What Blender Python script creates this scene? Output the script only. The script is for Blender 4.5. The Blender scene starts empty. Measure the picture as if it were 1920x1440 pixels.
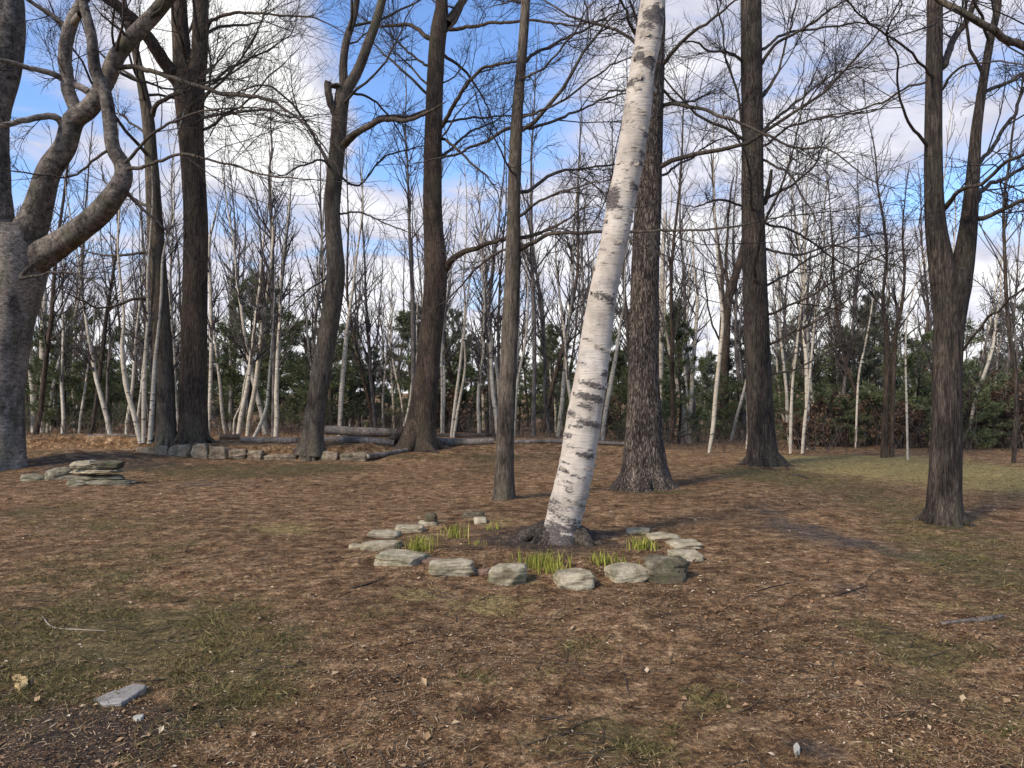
import bpy, math, random
import numpy as np
from math import radians, sin, cos, tan, pi

rng = np.random.default_rng(11)
random.seed(11)
C = bpy.context.scene.collection
F = 1450.0                       # focal length in pixels of the 1920 px wide photograph
CAMZ = 1.6
PITCH = math.atan(15 / F)

# ------------------------------------------------------------------ helpers: numbers
def smooth(t):
    t = np.clip(t, 0, 1)
    return t * t * (3 - 2 * t)

def _hash(ix, iy, iz, seed):
    n = (ix * 374761393 + iy * 668265263 + iz * 2147483647 + seed * 974711) & 0x7fffffff
    n = ((n ^ (n >> 13)) * 1274126177) & 0x7fffffff
    n = (n ^ (n >> 16)) & 0x7fffffff
    return (n % 100003) / 100003.0

def noise3(x, y, z, seed=0):
    x, y, z = np.broadcast_arrays(np.asarray(x, float), np.asarray(y, float), np.asarray(z, float))
    ix, iy, iz = np.floor(x).astype(np.int64), np.floor(y).astype(np.int64), np.floor(z).astype(np.int64)
    fx, fy, fz = smooth(x - ix), smooth(y - iy), smooth(z - iz)
    r = 0
    for dx in (0, 1):
        for dy in (0, 1):
            for dz in (0, 1):
                w = (fx if dx else 1 - fx) * (fy if dy else 1 - fy) * (fz if dz else 1 - fz)
                r = r + w * _hash(ix + dx, iy + dy, iz + dz, seed)
    return r                      # 0..1

def fbm(x, y, z=0.0, seed=0, oct=4):
    r, a, s = 0, 0.5, 1.0
    for k in range(oct):
        r = r + a * noise3(np.asarray(x) * s, np.asarray(y) * s, np.asarray(z) * s, seed + k * 17)
        a *= 0.5; s *= 2.03
    return r / (1 - 0.5 ** oct)

# ------------------------------------------------------------------ the lie of the land
def ground_h(x, y):
    x, y = np.broadcast_arrays(np.asarray(x, float), np.asarray(y, float))
    # low bank held by the row of stones on the left, easing out to a slope in the middle
    yw = 18.15 + 0.05 * np.clip(-4 - x, 0, 9)
    wid = 0.3 + 3.6 * smooth((x + 4.2) / 2.5)
    amp = 0.33 - 0.33 * smooth((x - 0.5) / 5.0)
    h = amp * smooth((y - yw) / wid)
    h = h + 0.28 * np.exp(-(((x + 10.2) / 1.9) ** 2 + ((y - 18.0) / 1.5) ** 2))     # mossy mound by the old beech
    start = 20.5 - 2.0 * smooth((x - 2) / 5)
    h = h - 0.033 * np.clip(y - start, 0, 40) * smooth((y - start) / 3)
    h = h + 0.05 * np.exp(-(((x - 0.45) / 2.0) ** 2 + ((y - 8.1) / 1.7) ** 2))
    near = np.exp(-np.clip(y - 30, 0, 1e9) / 60)
    h = h + near * (0.10 * (fbm(x * .35, y * .35, 0, 3, 3) - .5) + 0.075 * (fbm(x * 1.6, y * 1.6, 0, 5, 3) - .5))
    return h

def ray(px, py):
    r, u = (px - 960) / F, (720 - py) / F
    y = cos(PITCH) - u * sin(PITCH); z = sin(PITCH) + u * cos(PITCH)
    return np.array([r / y, 1.0, z / y])

def P(px, py, Y):
    return np.array([0, 0, CAMZ]) + ray(px, py) * Y

def hit(px, py, far=40.0, default=26.0):
    d = ray(px, py)
    ys = np.arange(2.5, far, 0.02)
    z = CAMZ + d[2] * ys
    g = ground_h(d[0] * ys, ys)
    k = np.nonzero(z <= g)[0]
    Y = ys[k[0]] if len(k) else default
    return Y

# ------------------------------------------------------------------ helpers: meshes
def mesh_np(name, verts, faces, smooth_shade=True, mats=(), midx=None, attrs=None):
    """faces: list of (n,k) index arrays, each of one polygon size"""
    me = bpy.data.meshes.new(name)
    verts = np.asarray(verts, np.float32)
    faces = [f for f in faces if len(f)]
    me.vertices.add(len(verts)); me.vertices.foreach_set('co', verts.ravel())
    tot = sum(f.size for f in faces); npol = sum(len(f) for f in faces)
    me.loops.add(tot); me.polygons.add(npol)
    me.loops.foreach_set('vertex_index', np.concatenate([f.ravel() for f in faces]).astype(np.int32))
    sizes = np.concatenate([np.full(len(f), f.shape[1], np.int32) for f in faces])
    starts = np.concatenate([[0], np.cumsum(sizes)[:-1]]).astype(np.int32)
    me.polygons.foreach_set('loop_start', starts)
    me.polygons.foreach_set('loop_total', sizes)
    me.polygons.foreach_set('use_smooth', np.full(npol, smooth_shade, bool))
    for m in mats: me.materials.append(m)
    if midx is not None: me.polygons.foreach_set('material_index', np.asarray(midx, np.int32))
    for k, v in (attrs or {}).items():
        a = me.attributes.new(k, 'FLOAT', 'POINT'); a.data.foreach_set('value', np.asarray(v, np.float32))
    me.update(); me.validate()
    return me

def link(name, me, parent=None, loc=(0, 0, 0)):
    o = bpy.data.objects.new(name, me); C.objects.link(o)
    o.location = loc
    if parent is not None: o.parent = parent
    return o

def tag(o, label=None, cat=None, group=None, kind=None):
    if label: o['label'] = label
    if cat: o['category'] = cat
    if group: o['group'] = group
    if kind: o['kind'] = kind
    return o

def empty(name, loc, label, cat, group=None):
    o = bpy.data.objects.new(name, None); C.objects.link(o)
    o.empty_display_size = 0.2; o.location = loc
    return tag(o, label, cat, group)

def nrm(v): return v / (np.linalg.norm(v, axis=-1, keepdims=True) + 1e-12)

class Tubes:
    """collects batches of polylines (K,n,3) with radii (K,n) and makes one mesh of tubes"""
    def __init__(s): s.v = []; s.f = []; s.n = 0
    def add(s, pts, rad, m=4, shape=None, cap=False):
        pts = np.asarray(pts, float)
        if pts.ndim == 2: pts = pts[None]; rad = np.asarray(rad, float)[None]
        K, n, _ = pts.shape
        if K == 0: return
        t = nrm(np.gradient(pts, axis=1))
        avg = nrm(t.mean(1))
        ref = np.where(np.abs(avg[:, 2:3]) < 0.75, np.array([[0, 0, 1.]]), np.array([[0, -1., 0.]]))
        u = nrm(np.cross(t, ref[:, None, :])); w = np.cross(t, u)
        a = np.arange(m) * 2 * pi / m
        R = rad[:, :, None] * np.ones(m)
        if shape is not None: R = R * shape
        ring = pts[:, :, None, :] + R[..., None] * (np.cos(a)[None, None, :, None] * u[:, :, None, :] + np.sin(a)[None, None, :, None] * w[:, :, None, :])
        base = s.n + (np.arange(K) * n * m)[:, None, None]
        i = np.arange(n - 1)[None, :, None] * m; j = np.arange(m)[None, None, :]; j2 = (j + 1) % m
        q = np.stack([base + i + j, base + i + j2, base + i + m + j2, base + i + m + j], -1).reshape(-1, 4)
        s.v.append(ring.reshape(-1, 3)); s.f.append(q); s.n += K * n * m
        if cap and K == 1:
            s.f.append((s.n - n * m + np.arange(m)[::-1])[None]); s.f.append((s.n - m + np.arange(m))[None])
    def build(s, name, mat, parent=None, origin=(0, 0, 0), attrs=None):
        v = np.concatenate(s.v) - np.asarray(origin)
        fs = {}
        for f in s.f: fs.setdefault(f.shape[1], []).append(f)
        me = mesh_np(name, v, [np.concatenate(x) for x in fs.values()], True, [mat], None, attrs)
        return link(name, me, parent)

def spline(ctrl, step=0.25, nmin=4):
    """Catmull-Rom through control rows (x,y,z,r); returns pts, rad"""
    c = np.asarray(ctrl, float)
    if len(c) == 2: c = np.stack([c[0], (c[0] + c[1]) / 2, c[1]])
    e = np.vstack([2 * c[0] - c[1], c, 2 * c[-1] - c[-2]])
    out = []
    for i in range(1, len(e) - 2):
        p0, p1, p2, p3 = e[i - 1:i + 3]
        n = max(2, int(np.ceil(np.linalg.norm((p2 - p1)[:3]) / step)))
        t = (np.arange(n) / n)[:, None]
        out.append(.5 * (2 * p1 + (p2 - p0) * t + (2 * p0 - 5 * p1 + 4 * p2 - p3) * t ** 2 + (3 * p1 - p0 - 3 * p2 + p3) * t ** 3))
    out.append(c[-1:])
    o = np.concatenate(out)
    return o[:, :3], np.maximum(o[:, 3], 0.002)

def resample(pts, rad, n):
    d = np.concatenate([[0], np.cumsum(np.linalg.norm(np.diff(pts, axis=0), axis=1))])
    s = np.linspace(0, d[-1], n)
    return np.stack([np.interp(s, d, pts[:, k]) for k in range(3)], -1), np.interp(s, d, rad)

def walk(p0, d0, L, r0, r1, n, rg, wander=.18, up=.05, flat=None):
    """K wandering polylines with n points"""
    K = len(p0); pts = np.zeros((K, n, 3)); pts[:, 0] = p0; d = nrm(d0)
    st = (L / (n - 1))[:, None]
    for i in range(1, n):
        d = d + rg.normal(0, wander, (K, 3)); d[:, 2] += up
        d = nrm(d)
        pts[:, i] = pts[:, i - 1] + d * st
    rad = r0[:, None] + (r1 - r0)[:, None] * np.linspace(0, 1, n)[None]
    return pts, rad

def sprout(pts, rad, count, rg, ang=(35, 65), lenf=(.3, .6), tmin=.15, n=6, wander=.16, up=.05, rf=.6, lmax=9., rtip=.003, rmax=1.):
    """children off a batch of polylines; lenf is a fraction of the parent's remaining length plus a bit"""
    K, m, _ = pts.shape
    seg = np.linalg.norm(np.diff(pts, axis=1), axis=2).sum(1)
    pi_ = rg.choice(K, count, p=seg / seg.sum())
    t = tmin + (0.97 - tmin) * rg.random(count)
    x = t * (m - 1); i = np.minimum(x.astype(int), m - 2); f = (x - i)[:, None]
    p = pts[pi_, i] * (1 - f) + pts[pi_, i + 1] * f
    tg = nrm(pts[pi_, i + 1] - pts[pi_, i])
    r = (rad[pi_, i] * (1 - f[:, 0]) + rad[pi_, i + 1] * f[:, 0])
    q = nrm(np.cross(tg, rg.normal(0, 1, (count, 3))))
    a = np.radians(rg.uniform(ang[0], ang[1], count))[:, None]
    d = tg * np.cos(a) + q * np.sin(a)
    L = np.minimum(seg[pi_] * (1.15 - t) * rg.uniform(lenf[0], lenf[1], count), lmax)
    r0 = np.minimum(np.maximum(r * rf, rtip), rmax)
    return walk(p, d, L, r0, np.minimum(r0, rtip) * np.ones(count), n, rg, wander, up)

# ------------------------------------------------------------------ materials
def newmat(name, rough=.85, spec=.3):
    m = bpy.data.materials.new(name); m.use_nodes = True
    nt = m.node_tree; b = nt.nodes['Principled BSDF']
    b.inputs['Roughness'].default_value = rough
    b.inputs['Specular IOR Level'].default_value = spec
    return m, nt, b

class NB:
    def __init__(s, nt): s.nt = nt
    def n(s, typ, **kw):
        x = s.nt.nodes.new(typ)
        for k, v in kw.items(): setattr(x, k, v)
        return x
    def l(s, a, b): s.nt.links.new(a, b)
    def noise(s, vec, scale, detail=4, rough=.55, dist=0):
        x = s.n('ShaderNodeTexNoise'); x.inputs['Scale'].default_value = scale
        x.inputs['Detail'].default_value = detail; x.inputs['Roughness'].default_value = rough
        x.inputs['Distortion'].default_value = dist
        if vec is not None: s.l(vec, x.inputs['Vector'])
        return x.outputs['Fac']
    def map(s, vec, scale):
        x = s.n('ShaderNodeMapping'); x.inputs['Scale'].default_value = scale
        s.l(vec, x.inputs['Vector']); return x.outputs['Vector']
    def ramp(s, fac, stops):
        x = s.n('ShaderNodeValToRGB'); e = x.color_ramp.elements
        while len(e) < len(stops): e.new(.5)
        for q, (p, c) in zip(e, stops):
            q.position = p; q.color = (*c, 1) if len(c) == 3 else c
        s.l(fac, x.inputs['Fac']); return x.outputs['Color']
    def mix(s, fac, a, b, blend='MIX'):
        x = s.n('ShaderNodeMix', data_type='RGBA', blend_type=blend)
        for sock, v in ((x.inputs[0], fac), (x.inputs[6], a), (x.inputs[7], b)):
            if hasattr(v, 'is_output'): s.l(v, sock)
            elif isinstance(v, (int, float)): sock.default_value = v
            else: sock.default_value = (*v, 1)
        return x.outputs[2]
    def math(s, op, a, b=None, c=None):
        x = s.n('ShaderNodeMath', operation=op)
        for k, v in enumerate((a, b, c)):
            if v is None: continue
            if hasattr(v, 'is_output'): s.l(v, x.inputs[k])
            else: x.inputs[k].default_value = v
        return x.outputs[0]
    def rng(s, v, a, b, c=0., d=1.):
        x = s.n('ShaderNodeMapRange'); x.interpolation_type = 'SMOOTHSTEP'
        s.l(v, x.inputs[0])
        for k, q in enumerate((a, b, c, d)): x.inputs[k + 1].default_value = q
        return x.outputs[0]
    def bump(s, h, strength, dist, b):
        x = s.n('ShaderNodeBump'); x.inputs['Strength'].default_value = strength; x.inputs['Distance'].default_value = dist
        s.l(h, x.inputs['Height']); s.l(x.outputs[0], b.inputs['Normal'])

def obj_coord(g): return g.n('ShaderNodeTexCoord').outputs['Object']

def bark(name, dark, mid, light, fiss=14., vert=.16, moss=.35, bumpd=.02, mossc=(.085, .082, .04), plate=.14):
    m, nt, b = newmat(name, .9, .2); g = NB(nt); v = obj_coord(g)
    vs = g.map(v, (1, 1, vert))
    vw = g.n('ShaderNodeVectorMath', operation='ADD'); g.l(vs, vw.inputs[0])
    wn = g.n('ShaderNodeTexNoise'); wn.inputs['Scale'].default_value = fiss * .8; g.l(vs, wn.inputs['Vector'])
    wsc = g.n('ShaderNodeVectorMath', operation='SCALE'); g.l(wn.outputs['Color'], wsc.inputs[0]); wsc.inputs['Scale'].default_value = 2.2 / fiss
    g.l(wsc.outputs[0], vw.inputs[1])
    vo = g.n('ShaderNodeTexVoronoi'); vo.feature = 'DISTANCE_TO_EDGE'; vo.inputs['Scale'].default_value = fiss * 1.9; g.l(vw.outputs[0], vo.inputs['Vector'])
    ridge = g.rng(vo.outputs['Distance'], 0.0, .28)
    a0 = g.noise(vs, fiss * 1.7, 7, .68, .3)
    a = g.math('ADD', g.math('MULTIPLY', a0, 1. - plate), g.math('MULTIPLY', ridge, plate))
    c = g.noise(g.map(v, (1, 1, .45)), 2.6, 6, .68)
    col = g.ramp(a, [(.30, dark), (.47, mid), (.70, light)])
    tone = g.ramp(c, [(.34, (.32, .31, .31)), (.48, (.9, .88, .86)), (.66, (1.4, 1.35, 1.28))])
    col = g.mix(1., col, tone, 'MULTIPLY')
    fine = g.noise(g.map(v, (1, 1, .35)), 60, 4, .7)
    col = g.mix(.55, col, g.ramp(fine, [(.3, (.4, .4, .4)), (.7, (1.6, 1.6, 1.6))]), 'MULTIPLY')
    if moss:
        ms = g.noise(g.map(v, (1, 1, .5)), 1.7, 5, .65)
        col = g.mix(g.math('MULTIPLY', g.rng(ms, .5, .66), moss), col, mossc)
    nt.links.new(col, b.inputs['Base Color'])
    h = g.math('ADD', a, g.math('MULTIPLY', fine, .3))
    g.bump(h, 1., bumpd, b)
    return m

M = {}
M['bark_brown'] = bark('bark_brown', (.018, .012, .008), (.078, .053, .035), (.165, .12, .083), 20, .10, .35, .03)
M['bark_grey'] = bark('bark_grey', (.03, .022, .015), (.095, .073, .051), (.18, .142, .106), 18, .14, .45, .018)
M['bark_dark'] = bark('bark_dark', (.010, .008, .006), (.052, .039, .029), (.135, .104, .08), 18, .11, .25, .035)
M['bark_smooth_dark'] = bark('bark_smooth_dark', (.02, .016, .013), (.12, .098, .076), (.27, .225, .18), 4.5, 1.2, .6, .02, plate=.1)
M['bark_plate'] = bark('bark_plate', (.014, .010, .008), (.085, .062, .046), (.26, .205, .16), 15, .22, .12, .05, plate=.24)
M['bark_smooth'] = bark('bark_smooth', (.045, .036, .028), (.22, .18, .14), (.36, .305, .25), 5.5, 2.2, .55, .02, plate=.12)
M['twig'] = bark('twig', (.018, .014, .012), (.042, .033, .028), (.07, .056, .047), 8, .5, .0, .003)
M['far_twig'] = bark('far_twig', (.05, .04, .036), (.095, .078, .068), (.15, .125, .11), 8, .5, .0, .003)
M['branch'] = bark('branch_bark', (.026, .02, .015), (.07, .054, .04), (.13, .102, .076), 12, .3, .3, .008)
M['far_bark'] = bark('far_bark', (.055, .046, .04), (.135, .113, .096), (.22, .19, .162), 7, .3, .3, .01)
M['log'] = bark('log_bark', (.05, .038, .03), (.18, .145, .115), (.3, .25, .205), 10, .8, .3, .02)
M['root'] = bark('root_bark', (.015, .011, .008), (.07, .053, .04), (.2, .16, .125), 22, .7, .15, .04)

def birch_bark(name, marked):
    m, nt, b = newmat(name, .7, .3); g = NB(nt); v = obj_coord(g)
    base = g.ramp(g.noise(v, 3.0, 5, .6), [(.3, (.34, .28, .21)), (.5, (.54, .45, .345)), (.72, (.64, .55, .435))])
    gm_ = g.noise(g.map(v, (1, 1, 2)), 2.3, 6, .7)
    base = g.mix(g.math('MULTIPLY', g.rng(gm_, .5, .68), .55), base, (.30, .265, .225))
    lent = g.noise(g.map(v, (1, 1, 7)), 7.0, 5, .6, .3)
    lm = g.rng(lent, .60, .68)
    col = g.mix(g.math('MULTIPLY', lm, .7), base, (.17, .13, .105))
    fine = g.noise(g.map(v, (1, 1, 10)), 18, 4, .7)
    col = g.mix(.5, col, g.ramp(fine, [(.32, (.72, .68, .64)), (.66, (1.12, 1.12, 1.12))]), 'MULTIPLY')
    if marked:
        at = g.n('ShaderNodeAttribute'); at.attribute_name = 'mark'
        nz = g.noise(g.map(v, (1, 1, 2.4)), 22, 5, .7)
        mk = g.rng(g.math('ADD', at.outputs['Fac'], g.math('MULTIPLY', g.math('SUBTRACT', nz, .5), 2.0)), .38, .8)
        nz2 = g.noise(g.map(v, (1, 1, 3)), 45, 4, .7)
        col = g.mix(mk, col, g.ramp(nz2, [(.32, (.022, .018, .015)), (.52, (.085, .066, .053)), (.7, (.26, .21, .17))]))
        hgt = g.math('SUBTRACT', lent, g.math('MULTIPLY', mk, .4))
    else:
        hgt = lent
        mk2 = g.rng(g.noise(g.map(v, (1, 1, 3.)), 5.5, 4, .6), .57, .64)
        col = g.mix(mk2, g.mix(1., col, (.97, .98, .93), 'MULTIPLY'), (.07, .055, .045))
    nt.links.new(col, b.inputs['Base Color']); g.bump(hgt, .8, .012, b)
    return m
M['birch'] = birch_bark('birch_bark', True)
M['far_birch'] = birch_bark('far_birch_bark', False)

def stone_mat(name, a, c, d, moss=.5, strata=6.):
    m, nt, b = newmat(name, .9, .2); g = NB(nt); v = obj_coord(g)
    oi = g.n('ShaderNodeObjectInfo').outputs['Random']
    x = g.n('ShaderNodeVectorMath', operation='ADD'); g.l(v, x.inputs[0])
    cmb = g.n('ShaderNodeCombineXYZ'); 
    for k in range(3): g.l(g.math('MULTIPLY', oi, 37. + 11 * k), cmb.inputs[k])
    g.l(cmb.outputs[0], x.inputs[1]); v2 = x.outputs[0]
    n1 = g.noise(v2, 7, 6, .65); n2 = g.noise(g.map(v2, (1, 1, strata)), 9, 5, .65)
    col = g.ramp(n1, [(.3, a), (.5, c), (.72, d)])
    col = g.mix(.6, col, g.ramp(n2, [(.3, (.5, .48, .45)), (.6, (1.2, 1.2, 1.2))]), 'MULTIPLY')
    sp = g.noise(v2, 45, 3, .7)
    col = g.mix(.5, col, g.ramp(sp, [(.35, (.6, .6, .6)), (.65, (1.3, 1.3, 1.3))]), 'MULTIPLY')
    ms = g.noise(v2, 4.5, 5, .7)
    col = g.mix(g.math('MULTIPLY', g.rng(ms, .5, .62), moss), col, (.085, .088, .035))
    nt.links.new(col, b.inputs['Base Color'])
    g.bump(g.math('ADD', n2, g.math('MULTIPLY', sp, .4)), 1., .012, b)
    return m
M['stone'] = stone_mat('edging_stone', (.16, .125, .07), (.35, .285, .18), (.52, .44, .30), .5)
M['stone_dark'] = stone_mat('mossy_stone', (.035, .027, .017), (.105, .083, .05), (.27, .225, .145), .45)
M['stone_wall'] = stone_mat('wall_stone', (.085, .06, .036), (.235, .172, .108), (.41, .315, .21), .4)
M['stone_pile'] = stone_mat('slab_stone', (.08, .064, .04), (.19, .158, .10), (.38, .335, .225), .4)
M['slate'] = stone_mat('slate_stone', (.18, .155, .13), (.27, .24, .205), (.36, .325, .28), .06, 2)
M['brick'] = stone_mat('reddish_stone', (.13, .078, .052), (.22, .135, .092), (.32, .22, .16), .15)

def island_mat(name, stops, rough=.8, trans=0., nscale=0):
    m, nt, b = newmat(name, rough, .2); g = NB(nt)
    ri = g.n('ShaderNodeNewGeometry').outputs['Random Per Island']
    col = g.ramp(ri, stops)
    if nscale:
        col = g.mix(1., col, g.ramp(g.noise(obj_coord(g), nscale, 3), [(.3, (.6, .62, .6)), (.7, (1.35, 1.3, 1.2))]), 'MULTIPLY')
    nt.links.new(col, b.inputs['Base Color'])
    if trans:
        t = g.n('ShaderNodeBsdfTranslucent'); g.l(col, t.inputs['Color'])
        mx = g.n('ShaderNodeMixShader'); mx.inputs[0].default_value = trans
        g.l(b.outputs[0], mx.inputs[1]); g.l(t.outputs[0], mx.inputs[2])
        g.l(mx.outputs[0], nt.nodes['Material Output'].inputs['Surface'])
    return m
M['litter'] = island_mat('leaf_litter', [(0., (.022, .012, .006)), (.3, (.115, .058, .025)), (.55, (.235, .13, .058)), (.8, (.36, .225, .115)), (.95, (.46, .33, .19)), (1., (.56, .45, .31))], .8)
M['grass'] = island_mat('grass', [(0., (.06, .056, .017)), (.3, (.12, .105, .032)), (.65, (.23, .18, .064)), (1., (.38, .3, .135))], .7, .25)
M['shoot'] = island_mat('bulb_shoot', [(0., (.15, .17, .03)), (.45, (.31, .31, .05)), (1., (.52, .46, .10))], .5, .3)
M['needles'] = island_mat('pine_needles', [(0., (.06, .075, .034)), (.5, (.125, .145, .066)), (.85, (.2, .215, .1)), (1., (.3, .3, .16))], .6, .2, 1.2)
M['needles_grey'] = island_mat('grey_pine_needles', [(0., (.075, .085, .06)), (.5, (.135, .15, .105)), (1., (.23, .235, .17))], .6, .2, 1.2)
M['dead_leaf'] = island_mat('dead_leaves', [(0., (.055, .032, .02)), (.5, (.12, .07, .042)), (1., (.22, .14, .085))], .75, .2)
M['brush'] = island_mat('brush', [(0., (.045, .034, .027)), (.5, (.095, .07, .053)), (1., (.17, .135, .105))], .9)
m, nt, b = newmat('yellow_leaf', .7); g = NB(nt)
nt.links.new(g.ramp(g.noise(obj_coord(g), 25, 4), [(.35, (.34, .2, .08)), (.65, (.5, .36, .16))]), b.inputs['Base Color']); M['yellow_leaf'] = m
m, nt, b = newmat('cut_wood', .8); g = NB(nt)
nt.links.new(g.ramp(g.noise(obj_coord(g), 14, 4), [(.3, (.24, .19, .135)), (.7, (.42, .35, .26))]), b.inputs['Base Color']); M['cut_wood'] = m
m, nt, b = newmat('pale_pebble', .7); g = NB(nt)
nt.links.new(g.ramp(g.noise(obj_coord(g), 20, 3), [(.3, (.30, .27, .2)), (.7, (.46, .42, .33))]), b.inputs['Base Color']); M['pebble'] = m

def ground_mat():
    m, nt, b = newmat('forest_ground', .95, .15); g = NB(nt); v = obj_coord(g)
    big = g.noise(v, .55, 4, .6); mid = g.noise(v, 5, 5, .65); fine = g.noise(v, 38, 5, .7)
    vf = g.noise(g.map(v, (1, .8, 1)), 130, 3, .7)
    clod = g.noise(v, 15, 6, .75, .6)
    col = g.ramp(mid, [(.32, (.08, .040, .017)), (.48, (.24, .132, .058)), (.64, (.40, .245, .122))])
    col = g.mix(.8, col, g.ramp(fine, [(.32, (.25, .22, .2)), (.5, (.95, .95, .95)), (.68, (1.9, 1.95, 2.))]), 'MULTIPLY')
    col = g.mix(.8, col, g.ramp(vf, [(.3, (.4, .4, .4)), (.7, (1.7, 1.7, 1.7))]), 'MULTIPLY')
    col = g.mix(.85, col, g.ramp(clod, [(.36, (.3, .27, .26)), (.49, (.95, .95, .95)), (.62, (1.6, 1.62, 1.65))]), 'MULTIPLY')
    st = g.noise(g.map(v, (.75, 1.3, 1)), 9, 8, .75, .8)
    col = g.mix(.7, col, g.ramp(st, [(.36, (.32, .29, .28)), (.5, (1, 1, 1)), (.62, (1.55, 1.58, 1.62))]), 'MULTIPLY')
    col = g.mix(.7, col, g.ramp(big, [(.3, (.55, .52, .5)), (.5, (1., 1., 1.)), (.7, (1.3, 1.32, 1.35))]), 'MULTIPLY')
    def attr(nm):
        x = g.n('ShaderNodeAttribute'); x.attribute_name = nm; return x.outputs['Fac']
    br = g.math('MULTIPLY', g.math('SUBTRACT', g.noise(v, 2.6, 9, .8), .5), 3.2)
    for nm, stops, amt in (('soil', [(.3, (.04, .029, .022)), (.7, (.105, .078, .062))], .9),
                      ('grey_ground', [(.3, (.055, .047, .042)), (.7, (.14, .122, .108))], .7),
                      ('grass', [(.32, (.05, .042, .013)), (.68, (.25, .205, .075))], .75),
                      ('straw', [(.3, (.22, .165, .05)), (.7, (.62, .475, .19))], .85),
                      ('moss', [(.3, (.045, .04, .014)), (.7, (.16, .13, .045))], .75)):
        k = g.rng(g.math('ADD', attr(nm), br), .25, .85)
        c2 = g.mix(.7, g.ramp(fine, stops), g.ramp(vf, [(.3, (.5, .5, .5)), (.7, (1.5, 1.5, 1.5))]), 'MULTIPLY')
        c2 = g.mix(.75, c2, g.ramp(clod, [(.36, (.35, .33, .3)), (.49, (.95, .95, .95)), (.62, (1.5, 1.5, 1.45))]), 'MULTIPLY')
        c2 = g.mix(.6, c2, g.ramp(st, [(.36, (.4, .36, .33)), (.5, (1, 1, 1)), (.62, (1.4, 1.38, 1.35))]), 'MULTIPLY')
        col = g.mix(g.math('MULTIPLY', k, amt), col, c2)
    nt.links.new(col, b.inputs['Base Color'])
    g.bump(g.math('ADD', g.math('ADD', fine, g.math('MULTIPLY', mid, 1.5)), g.math('MULTIPLY', vf, .5)), 1., .05, b)
    return m
M['ground'] = ground_mat()

# ------------------------------------------------------------------ ground sheet with its patches
def patch(X, Y, px, py, rx, ry, amt=1.):
    """an elliptical patch on the ground whose centre and extents are measured on the photograph"""
    c = P(px, py, hit(px, py)); e = P(px + rx, py, c[1])
    y0, y1 = hit(px, py + ry), hit(px, min(py + 900, max(py - ry, 850)))
    a = max(abs(e[0] - c[0]), .05); bb = max(abs(y1 - y0) / 2, .05)
    return amt * np.exp(-(((X - c[0]) / a) ** 2 + ((Y - (y0 + y1) / 2) / bb) ** 2) ** 1.3)

xs = np.concatenate([-np.geomspace(900, 14, 40), np.linspace(-13.9, 13.9, 420), np.geomspace(14, 900, 40)])
ys = np.concatenate([-np.geomspace(60, 1.2, 14), np.linspace(-1, 3, 12)[:-1], np.linspace(3, 24, 380)[:-1], np.geomspace(24, 1500, 70)])
GX, GY = np.meshgrid(xs, ys)
GZ = ground_h(GX, GY)
mk = {}
mk['grass'] = sum(patch(GX, GY, *p) for p in [
    (180, 1230, 330, 120, .95), (120, 1090, 200, 90, .55), (430, 1330, 130, 130, .75), (200, 985, 160, 22, .55), (60, 960, 100, 25, .6),
    (700, 1150, 60, 25, .5), (1090, 1220, 60, 30, .6), (880, 1280, 60, 25, .55), (1000, 1265, 50, 20, .5), (1150, 1390, 170, 55, .8), (1330, 1310, 70, 40, .6),
    (1650, 1190, 60, 50, .75), (1780, 1230, 110, 40, .7), (1850, 1080, 130, 60, .7), (1800, 1010, 150, 50, .65), (1560, 905, 150, 28, .6), (1420, 890, 80, 16, .8),
    (1800, 1330, 120, 90, .65), (1240, 925, 70, 10, .6), (1880, 1160, 60, 40, .6), (1700, 950, 110, 25, .55), (1500, 1220, 40, 20, .5)])
mk['grass'] = np.clip(mk['grass'], 0, 1)
mk['straw'] = np.clip(sum(patch(GX, GY, *p) for p in [(1860, 900, 220, 44, 1.), (1620, 873, 240, 20, .8), (910, 1140, 90, 25, .7), (530, 995, 80, 18, .6), (780, 1112, 55, 16, .7),
    (935, 980, 45, 8, .7), (990, 1090, 40, 10, .5), (1760, 1140, 50, 16, .5), (1900, 1340, 70, 60, .5), (1700, 1420, 100, 35, .5)]), 0, 1)
mk['moss'] = np.clip(sum(patch(GX, GY, *p) for p in [(420, 885, 220, 16, .8), (620, 878, 90, 10, .7), (910, 870, 60, 22, .6), (100, 830, 110, 14, .9), (1000, 850, 180, 10, .6), (760, 850, 90, 12, .55)]), 0, 1)
mk['soil'] = np.clip(sum(patch(GX, GY, *p) for p in [(90, 1285, 120, 70, .8), (60, 1400, 260, 90, .95), (260, 1380, 150, 60, .7), (1000, 1020, 190, 40, .6), (1050, 1010, 100, 20, .8),
    (250, 865, 200, 24, .8), (1220, 925, 90, 12, .6), (1780, 995, 80, 10, .5), (420, 905, 140, 10, .4)]), 0, 1)
mk['grey_ground'] = np.clip(sum(patch(GX, GY, *p) for p in [(1490, 990, 90, 18, .8), (1600, 1020, 90, 14, .75), (1740, 1045, 90, 14, .7), (1430, 955, 40, 18, .5), (1530, 1410, 55, 35, .8), (1590, 1108, 40, 14, .6), (360, 908, 120, 8, .5), (560, 880, 60, 8, .5)]), 0, 1)  # greyer, darker ground colour: a diagonal strip at the right, small patches elsewhere
ny, nx = GX.shape
idx = np.arange(ny * nx).reshape(ny, nx)
q = np.stack([idx[:-1, :-1], idx[:-1, 1:], idx[1:, 1:], idx[1:, :-1]], -1).reshape(-1, 4)
ground = link('ground', mesh_np('ground', np.stack([GX, GY, GZ], -1).reshape(-1, 3), [q], True, [M['ground']], None, {k: v.ravel() for k, v in mk.items()}))
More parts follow.
